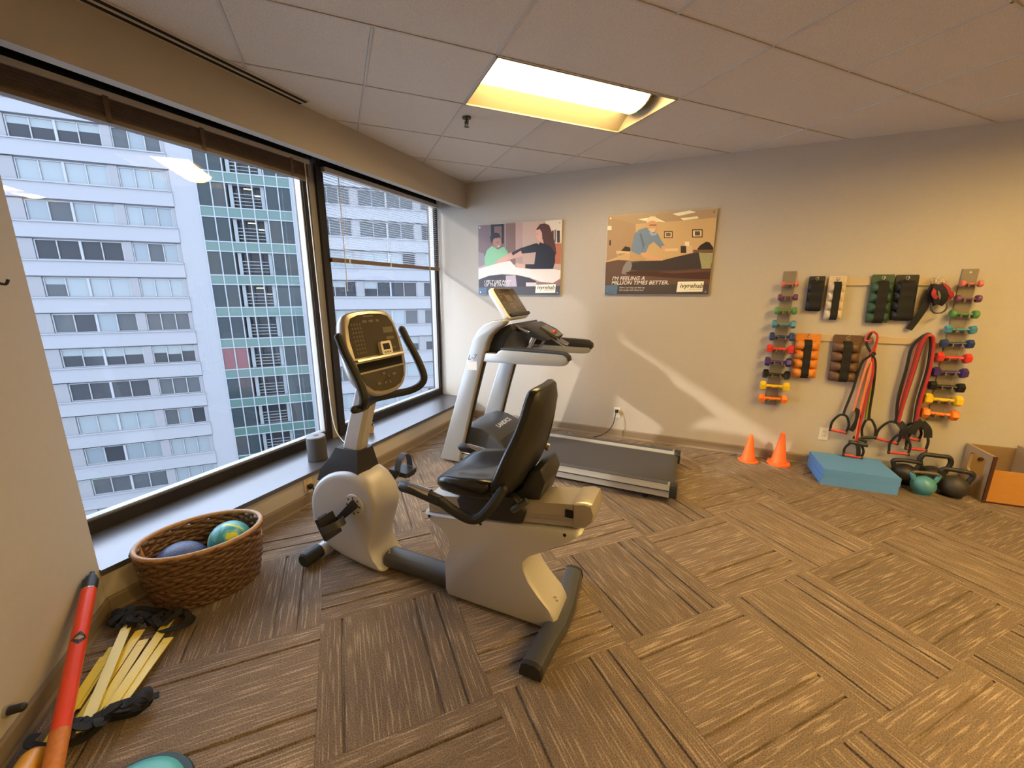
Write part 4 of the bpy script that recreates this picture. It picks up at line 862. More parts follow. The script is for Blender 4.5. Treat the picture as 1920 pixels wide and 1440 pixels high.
# ------------------------------------------------------------------ the two photo prints on the back wall
mat('print_edge', (0.55, 0.50, 0.43), 0.5)
_pc = {}
def print_mat(c):
    if c not in _pc:
        l = lin(*c); _pc[c] = 'print_%d_%d_%d' % c; mat(_pc[c], tuple(min(.88, v*k_) for v, k_ in zip(l, (1.12, 1.25, 1.5))), .35, noise=.06, nscale=60)
    return _pc[c]
mat('print_white', (0.80, 0.76, 0.70), 0.4); mat('logo_ink', (0.10, 0.10, 0.05), 0.4); mat('logo_red', (0.5, 0.12, 0.06), 0.4)
def photo_print(label, x0, z0, W, Hh, data, tilt=0):
    YP = YB-.022
    t = thing('photo_print', label, 'poster', (x0, YP, z0), 'photo prints on the back wall')
    g = G(); g.box((x0, YP, z0), (x0+W, YB-.004, z0+Hh), .004, 2); obj('board', g, 'print_edge', t)
    for dx in (.03, W-.03):
        for dz in (.03, Hh-.03):
            g = G(); g.cyl((x0+dx, YP-.0065, z0+dz), (x0+dx, YP-.002, z0+dz), .008, seg=10); obj('standoff_cap', g, 'steel', t)
    names = []; mats_ = []; g = G(); k = 0
    for pl, c in data:
        nm = print_mat(c)
        if nm not in mats_: mats_.append(nm)
        y = YP-.0006-.00008*k; k += 1
        pts = [(x0+min(max(a, .003), W-.003), y, z0+min(max(b, .003), Hh-.003)) for a, b in pl]
        try: f = g.face(pts, mats_.index(nm))
        except ValueError: continue
        if f.normal.length == 0: f.normal_update()
    bmesh.ops.triangulate(g.bm, faces=g.bm.faces[:])
    for f in g.bm.faces:
        f.normal_update()
        if f.normal.y > 0: f.normal_flip()
    im = obj('picture', g, mats_, t, 0)
    return t, YP-.0006-.00008*k-.0012
def letters(t, body, x, z, size, y, m='print_white', name='lettering', **kw):
    text_obj(name, body, size, m, t, frame((x, y, z), (1, 0, 0), (0, 0, 1)), **kw)
t, yy = photo_print('photo print of a woman taking a man by the arm across a table', -2.345, 1.515, 1.0, .775, POSTER_A)
letters(t, 'I FELT LIKE PART', -2.270, 1.648, .047, yy, shear=.25, bold=.0006, spacing=.98); letters(t, 'OF THE FAMILY.', -2.270, 1.612, .047, yy, shear=.25, bold=.0006, spacing=.98)
letters(t, 'Now I can keep up with my', -2.20, 1.575, .020, yy, shear=.2)
letters(t, 'ivyrehab', -1.612, 1.582, .060, yy, 'logo_ink', shear=.22, bold=.0006); letters(t, 'PHYSICAL THERAPY', -1.53, 1.565, .013, yy, 'logo_red')
t, yy = photo_print('photo print of a man in blue shirt treating a leg on a couch', -.875, 1.53, .985, .768, POSTER_B)
letters(t, "I'M FEELING A", -.800, 1.672, .052, yy, shear=.25, bold=.0006); letters(t, 'MILLION TIMES BETTER.', -.803, 1.630, .052, yy, shear=.25, bold=.0006)
letters(t, 'Now I can keep up with my', -.72, 1.593, .022, yy, shear=.2); letters(t, 'kids & play with them too!', -.72, 1.568, .022, yy, shear=.2)
letters(t, 'ivyrehab', -.150, 1.598, .060, yy, 'logo_ink', shear=.22, bold=.0006); letters(t, 'PHYSICAL THERAPY', -.065, 1.580, .013, yy, 'logo_red')

# ------------------------------------------------------------------ dumbbell strips
mat('rack_grey', (0.22, 0.19, 0.15), 0.5, noise=.08, nscale=60)
WC = [('coral pink', (0.62, 0.16, 0.13)), ('plum purple', (0.15, 0.045, 0.11)), ('green', (0.09, 0.25, 0.07)), ('light blue', (0.07, 0.25, 0.34)), ('navy blue', (0.025, 0.05, 0.14)),
      ('red', (0.62, 0.04, 0.03)), ('indigo', (0.05, 0.025, 0.14)), ('black', (0.012, 0.012, 0.012)), ('yellow', (0.74, 0.50, 0.02)), ('orange', (0.85, 0.20, 0.015))]
for n_, c in WC: mat('vinyl_'+n_.replace(' ', '_'), c, 0.32, spec=.5)
SZ = [.56, .66, .74, .80, .85, .92, .93, .95, 1.02, 1.0]
ZZ = [1.630, 1.518, 1.402, 1.284, 1.174, 1.062, .945, .829, .720, .602]
def hexring(x, r, n=6): return [(x, r*math.cos(2*math.pi*(k+.5)/n), r*math.sin(2*math.pi*(k+.5)/n)) for k in range(n)]
def db_head(s_, hexa):
    g = G(); n = 6 if hexa else 16; a = .062; b2 = .112
    g.loft([hexring(s_*a, .020, n), hexring(s_*(a+.006), .038, n), hexring(s_*(a+.014), .0435, n), hexring(s_*(b2-.012), .0435, n), hexring(s_*(b2-.003), .038, n), hexring(s_*b2, .020, n)]); return g
def db_handle():
    g = G(); g.tube([(-.066, 0, 0), (-.05, 0, 0), (-.03, 0, 0), (0, 0, 0), (.03, 0, 0), (.05, 0, 0), (.066, 0, 0)], [.017, .0135, .0145, .015, .0145, .0135, .017], 12); return g
for xs, side in ((.737, 'left'), (1.900, 'right')):
    rk = thing('dumbbell_rack', 'grey vertical dumbbell strip on the wall, %s' % ('nearer the photo prints' if side == 'left' else 'beside the black looped bands'), 'rack', (xs, YB, .53), 'wall dumbbell strips')
    g = G(); g.box((xs-.047, YB-.012, .53), (xs+.047, YB, 1.74), .003, 2); obj('back_plate', g, 'rack_grey', rk)
    g = G(); g.cyl((xs, YB-.016, 1.715), (xs, YB-.012, 1.715), .008, seg=10); obj('screw', g, 'steel', rk)
    for i in range(10):
        s_ = SZ[i]; z = ZZ[i]
        # two saddle arms hold the handle
        for dx in (-.026*s_-.008, .026*s_+.002):
            g = G(); r0 = .017*s_; yc = YB-.060
            g.prism([(YB-.0125, z-.034*s_), (yc-r0-.008, z-.024), (yc-r0-.008, z+.004), (yc-r0-.001, z+.004), (yc-r0-.001, z-r0*.6), (yc-.004, z-r0-.0015), (yc+r0*.8, z-r0*.8), (YB-.0125, z+.004)], 'x', xs+dx, xs+dx+.006); obj('saddle_arm', g, 'rack_grey', rk, 0)
        nm = WC[i][0]; m_ = 'vinyl_'+nm.replace(' ', '_')
        where = 'left strip nearer the photo prints' if side == 'left' else 'right strip beside the looped bands'
        d = thing('dumbbell', '%s vinyl dumbbell on the %s' % (nm, where), 'dumbbell', (xs, YB-.060, z), 'vinyl dumbbells on the wall strips')
        d.scale = (s_, s_, s_); d.rotation_euler = (random.uniform(-.4, .4), R(random.uniform(-2, 2)), 0)
        obj('handle', db_handle(), m_, d, 40, local=True)
        for q in (-1, 1): obj('weight_head', db_head(q, i in (3, 4, 5, 6, 7, 8, 9)), m_, d, 28, local=True)

# ------------------------------------------------------------------ hook rails
mat('rail_beige', (0.50, 0.40, 0.27), 0.5)
def hook_rail(label, x0, x1, z0, z1, hooks):
    t = thing('hook_rail', label, 'rail', ((x0+x1)/2, YB, z0), 'hook rails')
    g = G(); g.box((x0, YB-.016, z0), (x1, YB, z1), .003, 2); obj('board', g, 'rail_beige', t)
    for x in hooks:
        z = z1-.012
        g = G(); g.tube(smoothpts([(x, YB-.014, z), (x, YB-.05, z-.004), (x, YB-.062, z+.008), (x, YB-.066, z+.022)], 4), .0035, 7); obj('hook', g, 'steel', t)
    return t
hook_rail('beige upper hook rail holding four ankle weights and black straps', .87, 1.72, 1.618, 1.675, (.935, 1.078, 1.377, 1.527, 1.73-.025))
hook_rail('beige lower hook rail holding two ankle weights and exercise bands', .85, 1.78, 1.148, 1.202, (.937, 1.22, 1.375, 1.70))

# ------------------------------------------------------------------ ankle weights
def fabric(name, c, rough=.5): mat(name, c, rough, noise=.10, nscale=90, bump=.15, bscale=400)
fabric('vinyl_bag_black', (.012, .013, .016)); fabric('vinyl_bag_cream', (.62, .53, .40)); fabric('vinyl_bag_green', (.030, .075, .040)); fabric('vinyl_bag_orange', (.62, .22, .03)); fabric('vinyl_bag_brown', (.115, .060, .032))
mat('strap_black', (.008, .008, .009), .85, bump=.2, bscale=600); mat('brass', (.8, .72, .5), .25, metal=.9)
def ankle_weight(label, x0, x1, zt, zb, m, rows, strapw, tilt, stz=None, one=False, th=.045):
    xc = (x0+x1)/2; W = x1-x0; yb = YB-.022; Hh = zt-zb
    t = thing('ankle_weight', label, 'ankle weight', (xc, yb, zt-.03), 'ankle weights on the wall rails')
    def q(a, b, d): # a across -1..1, b 0 top..1 bottom
        return (xc+a*W/2+tilt*b*Hh, yb-d, zt-b*Hh)
    # backing sheet
    g = G(); ol = [(-.94, 0), (.94, 0), (1, .04), (1, .97), (.95, 1), (-.95, 1), (-1, .97), (-1, .04)]
    g.loft([[q(a, b, 0) for a, b in ol], [q(a, b, .012) for a, b in ol]]); obj('backing', g, m, t, 0)
    top = .16; cols = ((-1, 0), (0, 1)) if not one else ((-1, 1),)
    for r_ in range(rows):
        b0 = top+(1-top)*r_/rows; b1 = top+(1-top)*(r_+1)/rows
        for c0, c1 in cols:
            g = G(); n = 7; V = []
            for j in range(n):
                row = []
                for i in range(n):
                    s_ = i/(n-1); u_ = j/(n-1)
                    hgt = (math.sin(math.pi*s_)**.5)*(math.sin(math.pi*u_)**.5)
                    a = c0+(c1-c0)*s_; b = b0+(b1-b0)*u_
                    row.append(g.bm.verts.new(q(a*.985, min(b, .995), .0121+hgt*th*(.5+.5*(1-abs(a)*.3)))))
                V.append(row)
            for j in range(n-1):
                for i in range(n-1): g.bm.faces.new((V[j][i], V[j+1][i], V[j+1][i+1], V[j][i+1]))
            obj('pocket', g, m, t, 60)
    # hook-and-loop strap down the front
    g = G(); sa = strapw/W; pts = []
    for j in range(13):
        b = .13+.88*j/12; bb = (b-top)/(1-top)*rows
        d = .016+th*.80*(.6+.4*abs(math.sin(math.pi*max(0, bb)))) if b > top else .02+th*.45
        if j in (0, 12): d = .017
        pts.append((b, d))
    g.loft([[q(-sa, b, d), q(sa, b, d), q(sa, b, d+.003), q(-sa, b, d+.003)] for b, d in pts]); obj('strap', g, 'strap_black', t, 60)
    c = Vector(q(0, .065, .012)); g = G(); g.tube([c+Vector((.012*math.cos(2*math.pi*k/14), -.002, .012*math.sin(2*math.pi*k/14))) for k in range(14)], .0032, 6, closed=True); obj('grommet', g, 'brass', t)
    return t
ankle_weight('small black ankle weight at left end of the upper rail', .878, .992, 1.694, 1.405, 'vinyl_bag_black', 3, .085, .02, th=.035)
ankle_weight('cream white ankle weight with black strap on the upper rail', 1.018, 1.140, 1.696, 1.336, 'vinyl_bag_cream', 4, .052, .02, th=.035)
ankle_weight('dark green ankle weight with wide black strap on the upper rail', 1.305, 1.450, 1.704, 1.318, 'vinyl_bag_green', 4, .070, .025)
ankle_weight('large black ankle weight beside the green one', 1.458, 1.600, 1.700, 1.342, 'vinyl_bag_black', 4, .095, .04)
ankle_weight('orange ankle weight with black strap on the lower rail', .848, 1.030, 1.207, .815, 'vinyl_bag_orange', 4, .056, .03)
ankle_weight('brown ankle weight with black strap on the lower rail', 1.122, 1.318, 1.208, .806, 'vinyl_bag_brown', 4, .062, .03)

# ------------------------------------------------------------------ strap bundle with carabiners
mat('tube_red', (.42, .035, .03), .35); mat('tube_orange', (.75, .20, .06), .35); mat('tube_coral', (.72, .24, .15), .35); mat('tube_black', (.016, .016, .017), .4); mat('tube_green', (.25, .30, .05), .35); mat('tube_maroon', (.22, .035, .03), .35); mat('tube_cream', (.55, .45, .28), .4)
mat('grip_red', (.50, .05, .045), .5); mat('webbing', (.010, .010, .011), .8, bump=.2, bscale=600); mat('cuff_red', (.35, .02, .03), .7)
t = thing('strap_bundle', 'bundle of black and red straps with brass clips at end of upper rail', 'exercise strap', (1.705, YB-.06, 1.66))
for k, dx in enumerate((-.022, .004, .024)):
    c = Vector((1.705+dx, YB-.052-.006*k, 1.648)); g = G(); g.tube([c+Vector((.014*math.cos(2*math.pi*i/14)+.004*math.sin(i), 0, .030*math.sin(2*math.pi*i/14))) for i in range(14)], .0042, 6, closed=True); obj('clip', g, 'brass', t)
def ribbon(pts, w_, th_, m, name, parent, up=(0, 1, 0)):
    P = smoothpts(pts, 5); g = G(); rings = []
    for i, p in enumerate(P):
        tn = (P[min(i+1, len(P)-1)]-P[max(i-1, 0)]).normalized(); b2 = tn.cross(Vector(up)); b2 = b2.normalized() if b2.length > 1e-5 else Vector((1, 0, 0)); n2 = b2.cross(tn)
        rings.append([p-b2*w_/2-n2*th_/2, p+b2*w_/2-n2*th_/2, p+b2*w_/2+n2*th_/2, p-b2*w_/2+n2*th_/2])
    g.loft(rings); return obj(name, g, m, parent, 50)
ribbon([(1.69, YB-.055, 1.625), (1.675, YB-.06, 1.55), (1.665, YB-.055, 1.46), (1.640, YB-.045, 1.37), (1.605, YB-.03, 1.27)], .045, .006, 'webbing', 'long_strap', t)
for m_, wd, P in (('webbing', .034, [(1.700, YB-.060, 1.625), (1.690, YB-.085, 1.575), (1.700, YB-.095, 1.525), (1.722, YB-.080, 1.480)]),
                  ('cuff_red', .030, [(1.722, YB-.058, 1.630), (1.752, YB-.080, 1.605), (1.770, YB-.078, 1.575), (1.758, YB-.060, 1.550)]),
                  ('webbing', .040, [(1.715, YB-.066, 1.620), (1.740, YB-.095, 1.570), (1.752, YB-.095, 1.520), (1.742, YB-.070, 1.470)]),
                  ('cuff_red', .026, [(1.690, YB-.080, 1.585), (1.678, YB-.104, 1.560), (1.688, YB-.106, 1.535), (1.706, YB-.100, 1.525)]),
                  ('cuff_red', .028, [(1.748, YB-.085, 1.585), (1.778, YB-.098, 1.560), (1.790, YB-.090, 1.535), (1.772, YB-.075, 1.515)]),
                  ('webbing', .036, [(1.735, YB-.052, 1.615), (1.765, YB-.062, 1.560), (1.768, YB-.060, 1.505), (1.748, YB-.052, 1.470)]),
                  ('webbing', .030, [(1.690, YB-.050, 1.610), (1.682, YB-.062, 1.560), (1.696, YB-.068, 1.500), (1.715, YB-.064, 1.465)])):
    ribbon(P, wd, .009, m_, 'cuff', t)
c = Vector((1.735, YB-.075, 1.455)); g = G(); g.tube(smoothpts([c+Vector(p) for p in ((-.045, 0, .03), (-.04, -.01, -.02), (-.02, -.012, -.045), (.02, -.012, -.045), (.045, -.01, -.015), (.045, 0, .03))], 4), .006, 7); obj('d_ring', g, 'black_plastic', t)

# ------------------------------------------------------------------ resistance bands
def band_handle(parent, x, z, w_, h_, y, rot, gm='grip_red', sq=True):
    """stirrup handle hanging from (x, z): two webbing arms and a tube grip"""
    q = Matrix.Translation((x, y, z)) @ Matrix.Rotation(rot, 4, 'Y')
    P = [q @ Vector(p) for p in ((-w_/2, 0, -h_), (-w_/2-.004, 0, -h_*.55), (-w_*.28, 0, -.018), (0, 0, 0), (w_*.28, 0, -.018), (w_/2+.004, 0, -h_*.55), (w_/2, 0, -h_))]
    g = G(); S = smoothpts(P, 4); g.tube(S, .0105, 6, flat=.35, up=(0, 1, 0)); obj('handle_strap', g, 'webbing', parent, 60)
    a, b2 = q @ Vector((-w_/2+.004, 0, -h_)), q @ Vector((w_/2-.004, 0, -h_))
    g = G(); g.cyl(a, b2, .0125, seg=12); gr = obj('handle_grip', g, gm, parent)
    d = (b2-a).normalized()
    for e, s_ in ((a, -1), (b2, 1)):
        g = G(); g.cyl(e, e+d*s_*.012, .015, seg=12); obj('grip_cap', g, 'black_plastic', gr)
    g = G(); k = q @ Vector((0, 0, 0)); g.cyl(k+Vector((0, 0, -.012)), k+Vector((0, 0, .03)), .010, .008, 10); obj('ferrule', g, 'black_plastic', parent)
Y1 = YB-.055
t = thing('band_set', 'orange and black tube bands looped once on the lower rail', 'exercise band', (1.375, Y1, 1.235), 'tube exercise bands hanging from the lower rail')
g = G(); g.tube(smoothpts([(1.375, Y1-.005, 1.175), (1.335, Y1, 1.17), (1.345, Y1+.005, 1.22), (1.375, Y1, 1.243), (1.405, Y1-.005, 1.21), (1.40, Y1-.01, 1.12), (1.375, Y1-.012, 1.06)], 5), .0085, 8); obj('loop', g, 'tube_red', t)
g = G(); g.tube([(1.395+.018*math.cos(2*math.pi*k/10), Y1-.012, 1.062+.010*math.sin(2*math.pi*k/10)) for k in range(10)], .008, 6, closed=True); obj('knot', g, 'tube_black', t)
tubes = [('tube_black', [(1.365, Y1, 1.235), (1.345, Y1, 1.15), (1.385, Y1-.01, 1.055), (1.340, Y1, .98), (1.315, Y1, .75), (1.288, Y1, .57), (1.283, Y1, .515)]),
         ('tube_coral', [(1.385, Y1-.004, 1.05), (1.365, Y1-.012, .90), (1.350, Y1-.012, .70), (1.345, Y1-.01, .56)]),
         ('tube_orange', [(1.41, Y1+.004, 1.20), (1.415, Y1+.01, 1.10), (1.402, Y1-.005, .95), (1.392, Y1-.014, .75), (1.388, Y1-.016, .55), (1.392, Y1-.02, .36), (1.395, Y1-.022, .28)]),
         ('tube_red', [(1.40, Y1, 1.05), (1.423, Y1-.012, .90), (1.413, Y1-.02, .70), (1.402, Y1-.028, .45), (1.400, Y1-.03, .27)]),
         ('tube_black', [(1.39, Y1-.01, 1.055), (1.428, Y1, .99), (1.448, Y1, .80), (1.455, Y1, .60), (1.462, Y1, .50)]),
         ('tube_green', [(1.435, Y1+.008, .80), (1.440, Y1+.006, .68), (1.440, Y1+.004, .56), (1.444, Y1, .49)])]
for m_, P in tubes:
    g = G(); g.tube(smoothpts(P, 5), .0095, 8); obj('tube', g, m_, t)
ribbon([(1.345, Y1-.012, .575), (1.372, Y1-.02, .56), (1.378, Y1-.02, .47), (1.352, Y1-.015, .38)], .035, .008, 'webbing', 'sleeve', t)
band_handle(t, 1.283, .515, .115, .155, Y1, R(6)); band_handle(t, 1.462, .500, .085, .165, Y1-.004, R(-8), 'black_plastic'); band_handle(t, 1.400, .292, .125, .135, Y1-.028, R(3)); 
ribbon([(1.392, Y1-.035, .30), (1.415, Y1-.045, .25), (1.43, Y1-.04, .17)], .03, .008, 'webbing', 'sleeve', t)
g = G(); g.cyl((1.35, Y1-.03, .285), (1.48, Y1-.03, .270), .017, seg=12); obj('rolled_handle', g, 'black_plastic', t)
g = G(); g.cyl((1.38, Y1-.012, .325), (1.475, Y1-.012, .300), .015, seg=12); obj('rolled_handle', g, 'black_rubber', t)

Y2 = YB-.055
t = thing('band_set', 'thick red and black tube bands looped in an arch on the lower rail', 'exercise band', (1.70, Y2, 1.24), 'tube exercise bands hanging from the lower rail')
offs = [('tube_black', -.072, .045, -.028, .030, 0), ('tube_maroon', -.028, .038, .0, .0, .008), ('tube_red', -.016, .040, .006, .012, .016), ('tube_black', -.004, .026, .012, -.010, .002), ('tube_coral', -.034, .040, -.012, .020, -.006), ('tube_cream', -.022, .020, -.004, -.012, -.010)]
for m_, a, b2, c, d, e in offs:
    P = [(1.655+c*.3, Y2-e, .50), (1.665+a*.35+c*.5, Y2-e, .70), (1.690+a*.75, Y2-e, .95), (1.700+a*.85, Y2-e, 1.12), (1.708+a*.45, Y2-e*1.3-.004, 1.205+e*.5), (1.712+.010, Y2-e*1.4-.006, 1.232+abs(a)*.15), (1.730+b2*.45, Y2-e*1.3-.004, 1.205+e*.5), (1.735+b2*.8, Y2-e, 1.12), (1.745+b2*.75, Y2-e, .95), (1.748+b2*.3+d*.3, Y2-e, .70), (1.765+d*.3, Y2-e, .51)]
    g = G(); g.tube(smoothpts(P, 5), .0110, 8); obj('tube', g, m_, t)
band_handle(t, 1.640, .495, .150, .175, Y2+.005, R(10)); band_handle(t, 1.690, .400, .125, .165, Y2-.026, R(-2)); band_handle(t, 1.800, .470, .125, .185, Y2-.016, R(-1)); band_handle(t, 1.765, .500, .120, .135, Y2+.006, R(4))
for P in ([(1.66, Y2-.015, .50), (1.69, Y2-.04, .46), (1.715, Y2-.035, .40)], [(1.80, Y2-.02, .53), (1.76, Y2-.04, .49), (1.74, Y2-.045, .42)], [(1.80, Y2-.018, .52), (1.84, Y2-.03, .47), (1.855, Y2-.03, .40)]):
    ribbon(P, .05, .012, 'webbing', 'sleeve', t)
# ------------------------------------------------------------------ cones
mat('cone_orange', (0.85, 0.16, 0.03), 0.45, spec=.4)
def cone(label, x, y, h, r, rot, stack=1, z=0, grp='orange cones by the back wall'):
    o_ = Vector((x, y, z)); t = thing('traffic_cone', label, 'cone', o_, grp)
    g = G(); g.lathe([(r*.72, .010), (r*.68, .022), (r*.20, h*.94), (r*.17, h*.985), (r*.10, h)], o_, 20, cap=False); g.lathe([(r*.10, h), (.001, h)], o_, 20, cap=False); obj('cone_body', g, 'cone_orange', t, 50)
    g = G(); n = 8; pts = []
    for k in range(n):
        a = 2*math.pi*(k+.5)/n+rot; pts.append((x+r*1.06*math.cos(a), y+r*1.06*math.sin(a)))
    g.prism(pts, 'z', z, z+.012, .003, 1); obj('base_flange', g, 'cone_orange', t)
    return t
cone('small orange plastic cone, left of the pair by the wall', .598, 4.215, .262, .085, .1)
cone('outer orange cone of the taller nested pair', .848, 4.240, .300, .092, .2, z=.0, grp='nested orange cones')
t = cone('inner orange cone, its tip showing on the taller nested pair', .848, 4.240, .300, .092, .6, z=.0125, grp='nested orange cones')

# ------------------------------------------------------------------ foam pads
mat('foam_blue', (0.10, 0.285, 0.66), 0.75, noise=.04, nscale=200, bump=.2, bscale=500)
mat('foam_blue_lower', (0.11, 0.30, 0.68), 0.75, noise=.04, nscale=200, bump=.2, bscale=500)
for i, (lb, dz, dx, rz) in enumerate((('lower blue foam balance pad on the floor under another', 0.0, 0.0, 1.0), ('upper blue foam balance pad on top of the other', .0705, .004, 2.0))):
    c = Vector((1.345+dx, 4.122, dz)); g = G(); g.box((-.252, -.205, 0), (.252, .205, .070), .010, 3); g.xf(Matrix.Translation(c) @ Matrix.Rotation(R(rz), 4, 'Z'))
    tag(solo('foam_pad', g, 'foam_blue' if i else 'foam_blue_lower', c), lb, 'foam pad', 'stacked blue foam pads')

# ------------------------------------------------------------------ kettlebells
mat('kb_teal', (0.08, 0.27, 0.35), 0.3, noise=.08, nscale=60); mat('kb_black', (0.018, 0.017, 0.016), 0.5, noise=.2, nscale=120, bump=.15, bscale=300); mat('kb_grey', (0.035, 0.032, 0.030), 0.55, noise=.2, nscale=120, bump=.15, bscale=300); mat('kb_handle', (0.10, 0.085, 0.06), .4)
def kettlebell(label, x, y, r, hh, hw, m, hm, rz, tilt=0, handle_r=.016, horn=False):
    o_ = Vector((0, 0, 0)); t = thing('kettlebell', label, 'kettlebell', (x, y, 0), 'kettlebells beside the wooden box')
    t.rotation_euler = (0, 0, rz)
    zc = r*.93; prof = []
    for k in range(13):
        a = -math.pi/2+math.pi*k/12; prof.append((max(.004, r*math.cos(a)), max(0.0, zc+r*math.sin(a)*.98)))
    prof[0] = (r*.62, 0.0); prof[1] = (r*.70, .004)
    g = G(); g.lathe(prof, o_, 24); obj('bell', g, m, t, 50, local=True)
    zb = zc+r*.62
    P = [(-hw*.74, 0, zb-.012), (-hw*.90, 0, zb+(hh-zb)*.28), (-hw*.97, 0, zb+(hh-zb)*.58), (-hw*.80, 0, hh-handle_r*1.2), (-hw*.4, 0, hh-handle_r), (hw*.4, 0, hh-handle_r), (hw*.80, 0, hh-handle_r*1.2), (hw*.97, 0, zb+(hh-zb)*.58), (hw*.90, 0, zb+(hh-zb)*.28), (hw*.74, 0, zb-.012)]
    S = smoothpts(P, 5)
    if horn:
        k = len(S); a = int(k*.28); g = G(); g.tube(S[:a], [handle_r*1.35]*a, 12); obj('horn', g, m, t, 60, local=True)
        g = G(); g.tube(S[-a:], [handle_r*1.35]*a, 12); obj('horn', g, m, t, 60, local=True)
        g = G(); g.tube(S[a-1:k-a+1], handle_r, 12); obj('handle', g, hm, t, 60, local=True)
    else:
        g = G(); g.tube(S, handle_r, 12); obj('handle', g, hm, t, 60, local=True)
    return t
kettlebell('small teal kettlebell in front of the black kettlebells', 1.792, 4.045, .078, .190, .085, 'kb_teal', 'kb_handle', R(4), handle_r=.0125, horn=True)
kettlebell('dark grey kettlebell nearest the wooden box', 1.990, 4.092, .088, .232, .090, 'kb_grey', 'kb_black', R(-8), handle_r=.0175)
kettlebell('tall black kettlebell at the back against the wall', 1.925, 4.262, .088, .280, .098, 'kb_black', 'kb_black', R(0), handle_r=.018)
kettlebell('black kettlebell behind the teal one next to the pads', 1.735, 4.225, .088, .215, .090, 'kb_black', 'kb_black', R(3), handle_r=.0175)

# ------------------------------------------------------------------ wooden plyo box
def wood(name, c1, c2, sc_=(2, 30, 30)):
    m = mat(name, c1, .5); nt = m.node_tree; b = nt.nodes['Principled BSDF']; N = nt.nodes.new; L = nt.links.new
    tc = N('ShaderNodeTexCoord'); mp = N('ShaderNodeMapping'); mp.inputs['Scale'].default_value = sc_; n = N('ShaderNodeTexNoise'); n.inputs['Scale'].default_value = 3; n.inputs['Detail'].default_value = 6; n.inputs['Distortion'].default_value = 1.5
    mx = N('ShaderNodeMix'); mx.data_type = 'RGBA'; mx.inputs[6].default_value = (*c1, 1); mx.inputs[7].default_value = (*c2, 1)
    L(tc.outputs['Object'], mp.inputs[0]); L(mp.outputs[0], n.inputs['Vector']); L(n.outputs['Fac'], mx.inputs[0]); L(mx.outputs[2], b.inputs['Base Color'])
wood('ply_face', (.46, .33, .19), (.36, .25, .14)); wood('ply_orange', (.52, .25, .06), (.42, .19, .045)); wood('ply_edge', (.07, .022, .014), (.05, .018, .012)); wood('ply_dark', (.30, .20, .10), (.22, .15, .08))
bx = Vector((2.145, 4.055, 0)); BXD = .298; BXW = .76; BXH = .372; ang = R(3)
t = thing('plyo_box', 'plywood jump box with hand holes at right by the wall', 'box', bx)
q = Matrix.Translation(bx) @ Matrix.Rotation(ang, 4, 'Z')
def wp(name, g, m, parent=t): g.xf(q); return obj(name, g, m, parent, 30)
# left side panel with a rounded hand hole (x = 0 plane, y depth, z height)
g = G(); th = .018; hole = [(.105, .20), (.19, .20), (.205, .215), (.205, .300), (.19, .315), (.105, .315), (.09, .300), (.09, .215)]; outer = [(0, 0), (BXD, 0), (BXD, .20), (BXD, BXH), (0, BXH), (0, .20)]
def hole_panel(g, outer_rect, hole, x0, x1):
    y0, z0, y1, z1 = outer_rect; n = len(hole)
    ring = []
    for (a, b2) in hole:   # project each hole corner outwards to the rectangle
        cy, cz = sum(h[0] for h in hole)/n, sum(h[1] for h in hole)/n
        dy, dz = a-cy, b2-cz; ks = []
        if dy > 1e-6: ks.append((y1-cy)/dy)
        if dy < -1e-6: ks.append((y0-cy)/dy)
        if dz > 1e-6: ks.append((z1-cz)/dz)
        if dz < -1e-6: ks.append((z0-cz)/dz)
        k = min(v for v in ks if v > 0); ring.append((cy+dy*k, cz+dz*k))
    corners_ = [(y0, z0), (y1, z0), (y1, z1), (y0, z1)]
    import math as _m
    cy, cz = sum(h[0] for h in hole)/n, sum(h[1] for h in hole)/n
    V = {}
    def vv(x, p):
        key = (round(x, 5), round(p[0], 5), round(p[1], 5))
        if key not in V: V[key] = g.bm.verts.new((x, p[0], p[1]))
        return V[key]
    ag = lambda p: _m.atan2(p[1]-cz, p[0]-cy) % (2*_m.pi)
    fs = []
    for i in range(n):
        j = (i+1) % n; a0, a1 = ag(ring[i]), ag(ring[j])
        if a1 < a0: a1 += 2*_m.pi
        mids = [c for c in corners_ if a0+1e-6 < (ag(c) if ag(c) >= a0 else ag(c)+2*_m.pi) < a1-1e-6]
        loop = [hole[i], ring[i]]+mids+[ring[j], hole[j]]
        for x in (x0, x1): fs.append(g.bm.faces.new([vv(x, p) for p in loop]))
        fs.append(g.bm.faces.new([vv(x0, hole[i]), vv(x0, hole[j]), vv(x1, hole[j]), vv(x1, hole[i])]))
        o2 = [ring[i]]+mids+[ring[j]]
        for a, b2 in zip(o2[:-1], o2[1:]): fs.append(g.bm.faces.new([vv(x0, a), vv(x0, b2), vv(x1, b2), vv(x1, a)]))
    bmesh.ops.recalc_face_normals(g.bm, faces=fs)
hole_panel(g, (0.0, 0, BXD, BXH), [(.215, .17), (.235, .19), (.235, .305), (.215, .325), (.08, .325), (.06, .305), (.06, .19), (.08, .17)], 0, th); wp('side_panel', g, 'ply_face')
g = G(); g.box((-.001, -.012, 0), (th+.001, -.0002, BXH)); wp('dark_edge', g, 'ply_edge')
g = G(); g.box((th+.0005, .004, .012), (BXW, .004+th, .262), .001, 1); wp('front_panel', g, 'ply_orange')
g = G(); g.box((th+.0005, .000, 0), (BXW, .004+th, .0115)); wp('bottom_edge', g, 'ply_edge')
g = G(); g.box((th+.0005, BXD-th, .012), (BXW, BXD, BXH-.001)); wp('back_panel', g, 'ply_dark')
g = G(); g.box((.285, .004+th+.001, .012), (.285+th, BXD-th-.001, BXH+.03)); wp('divider_panel', g, 'ply_face')
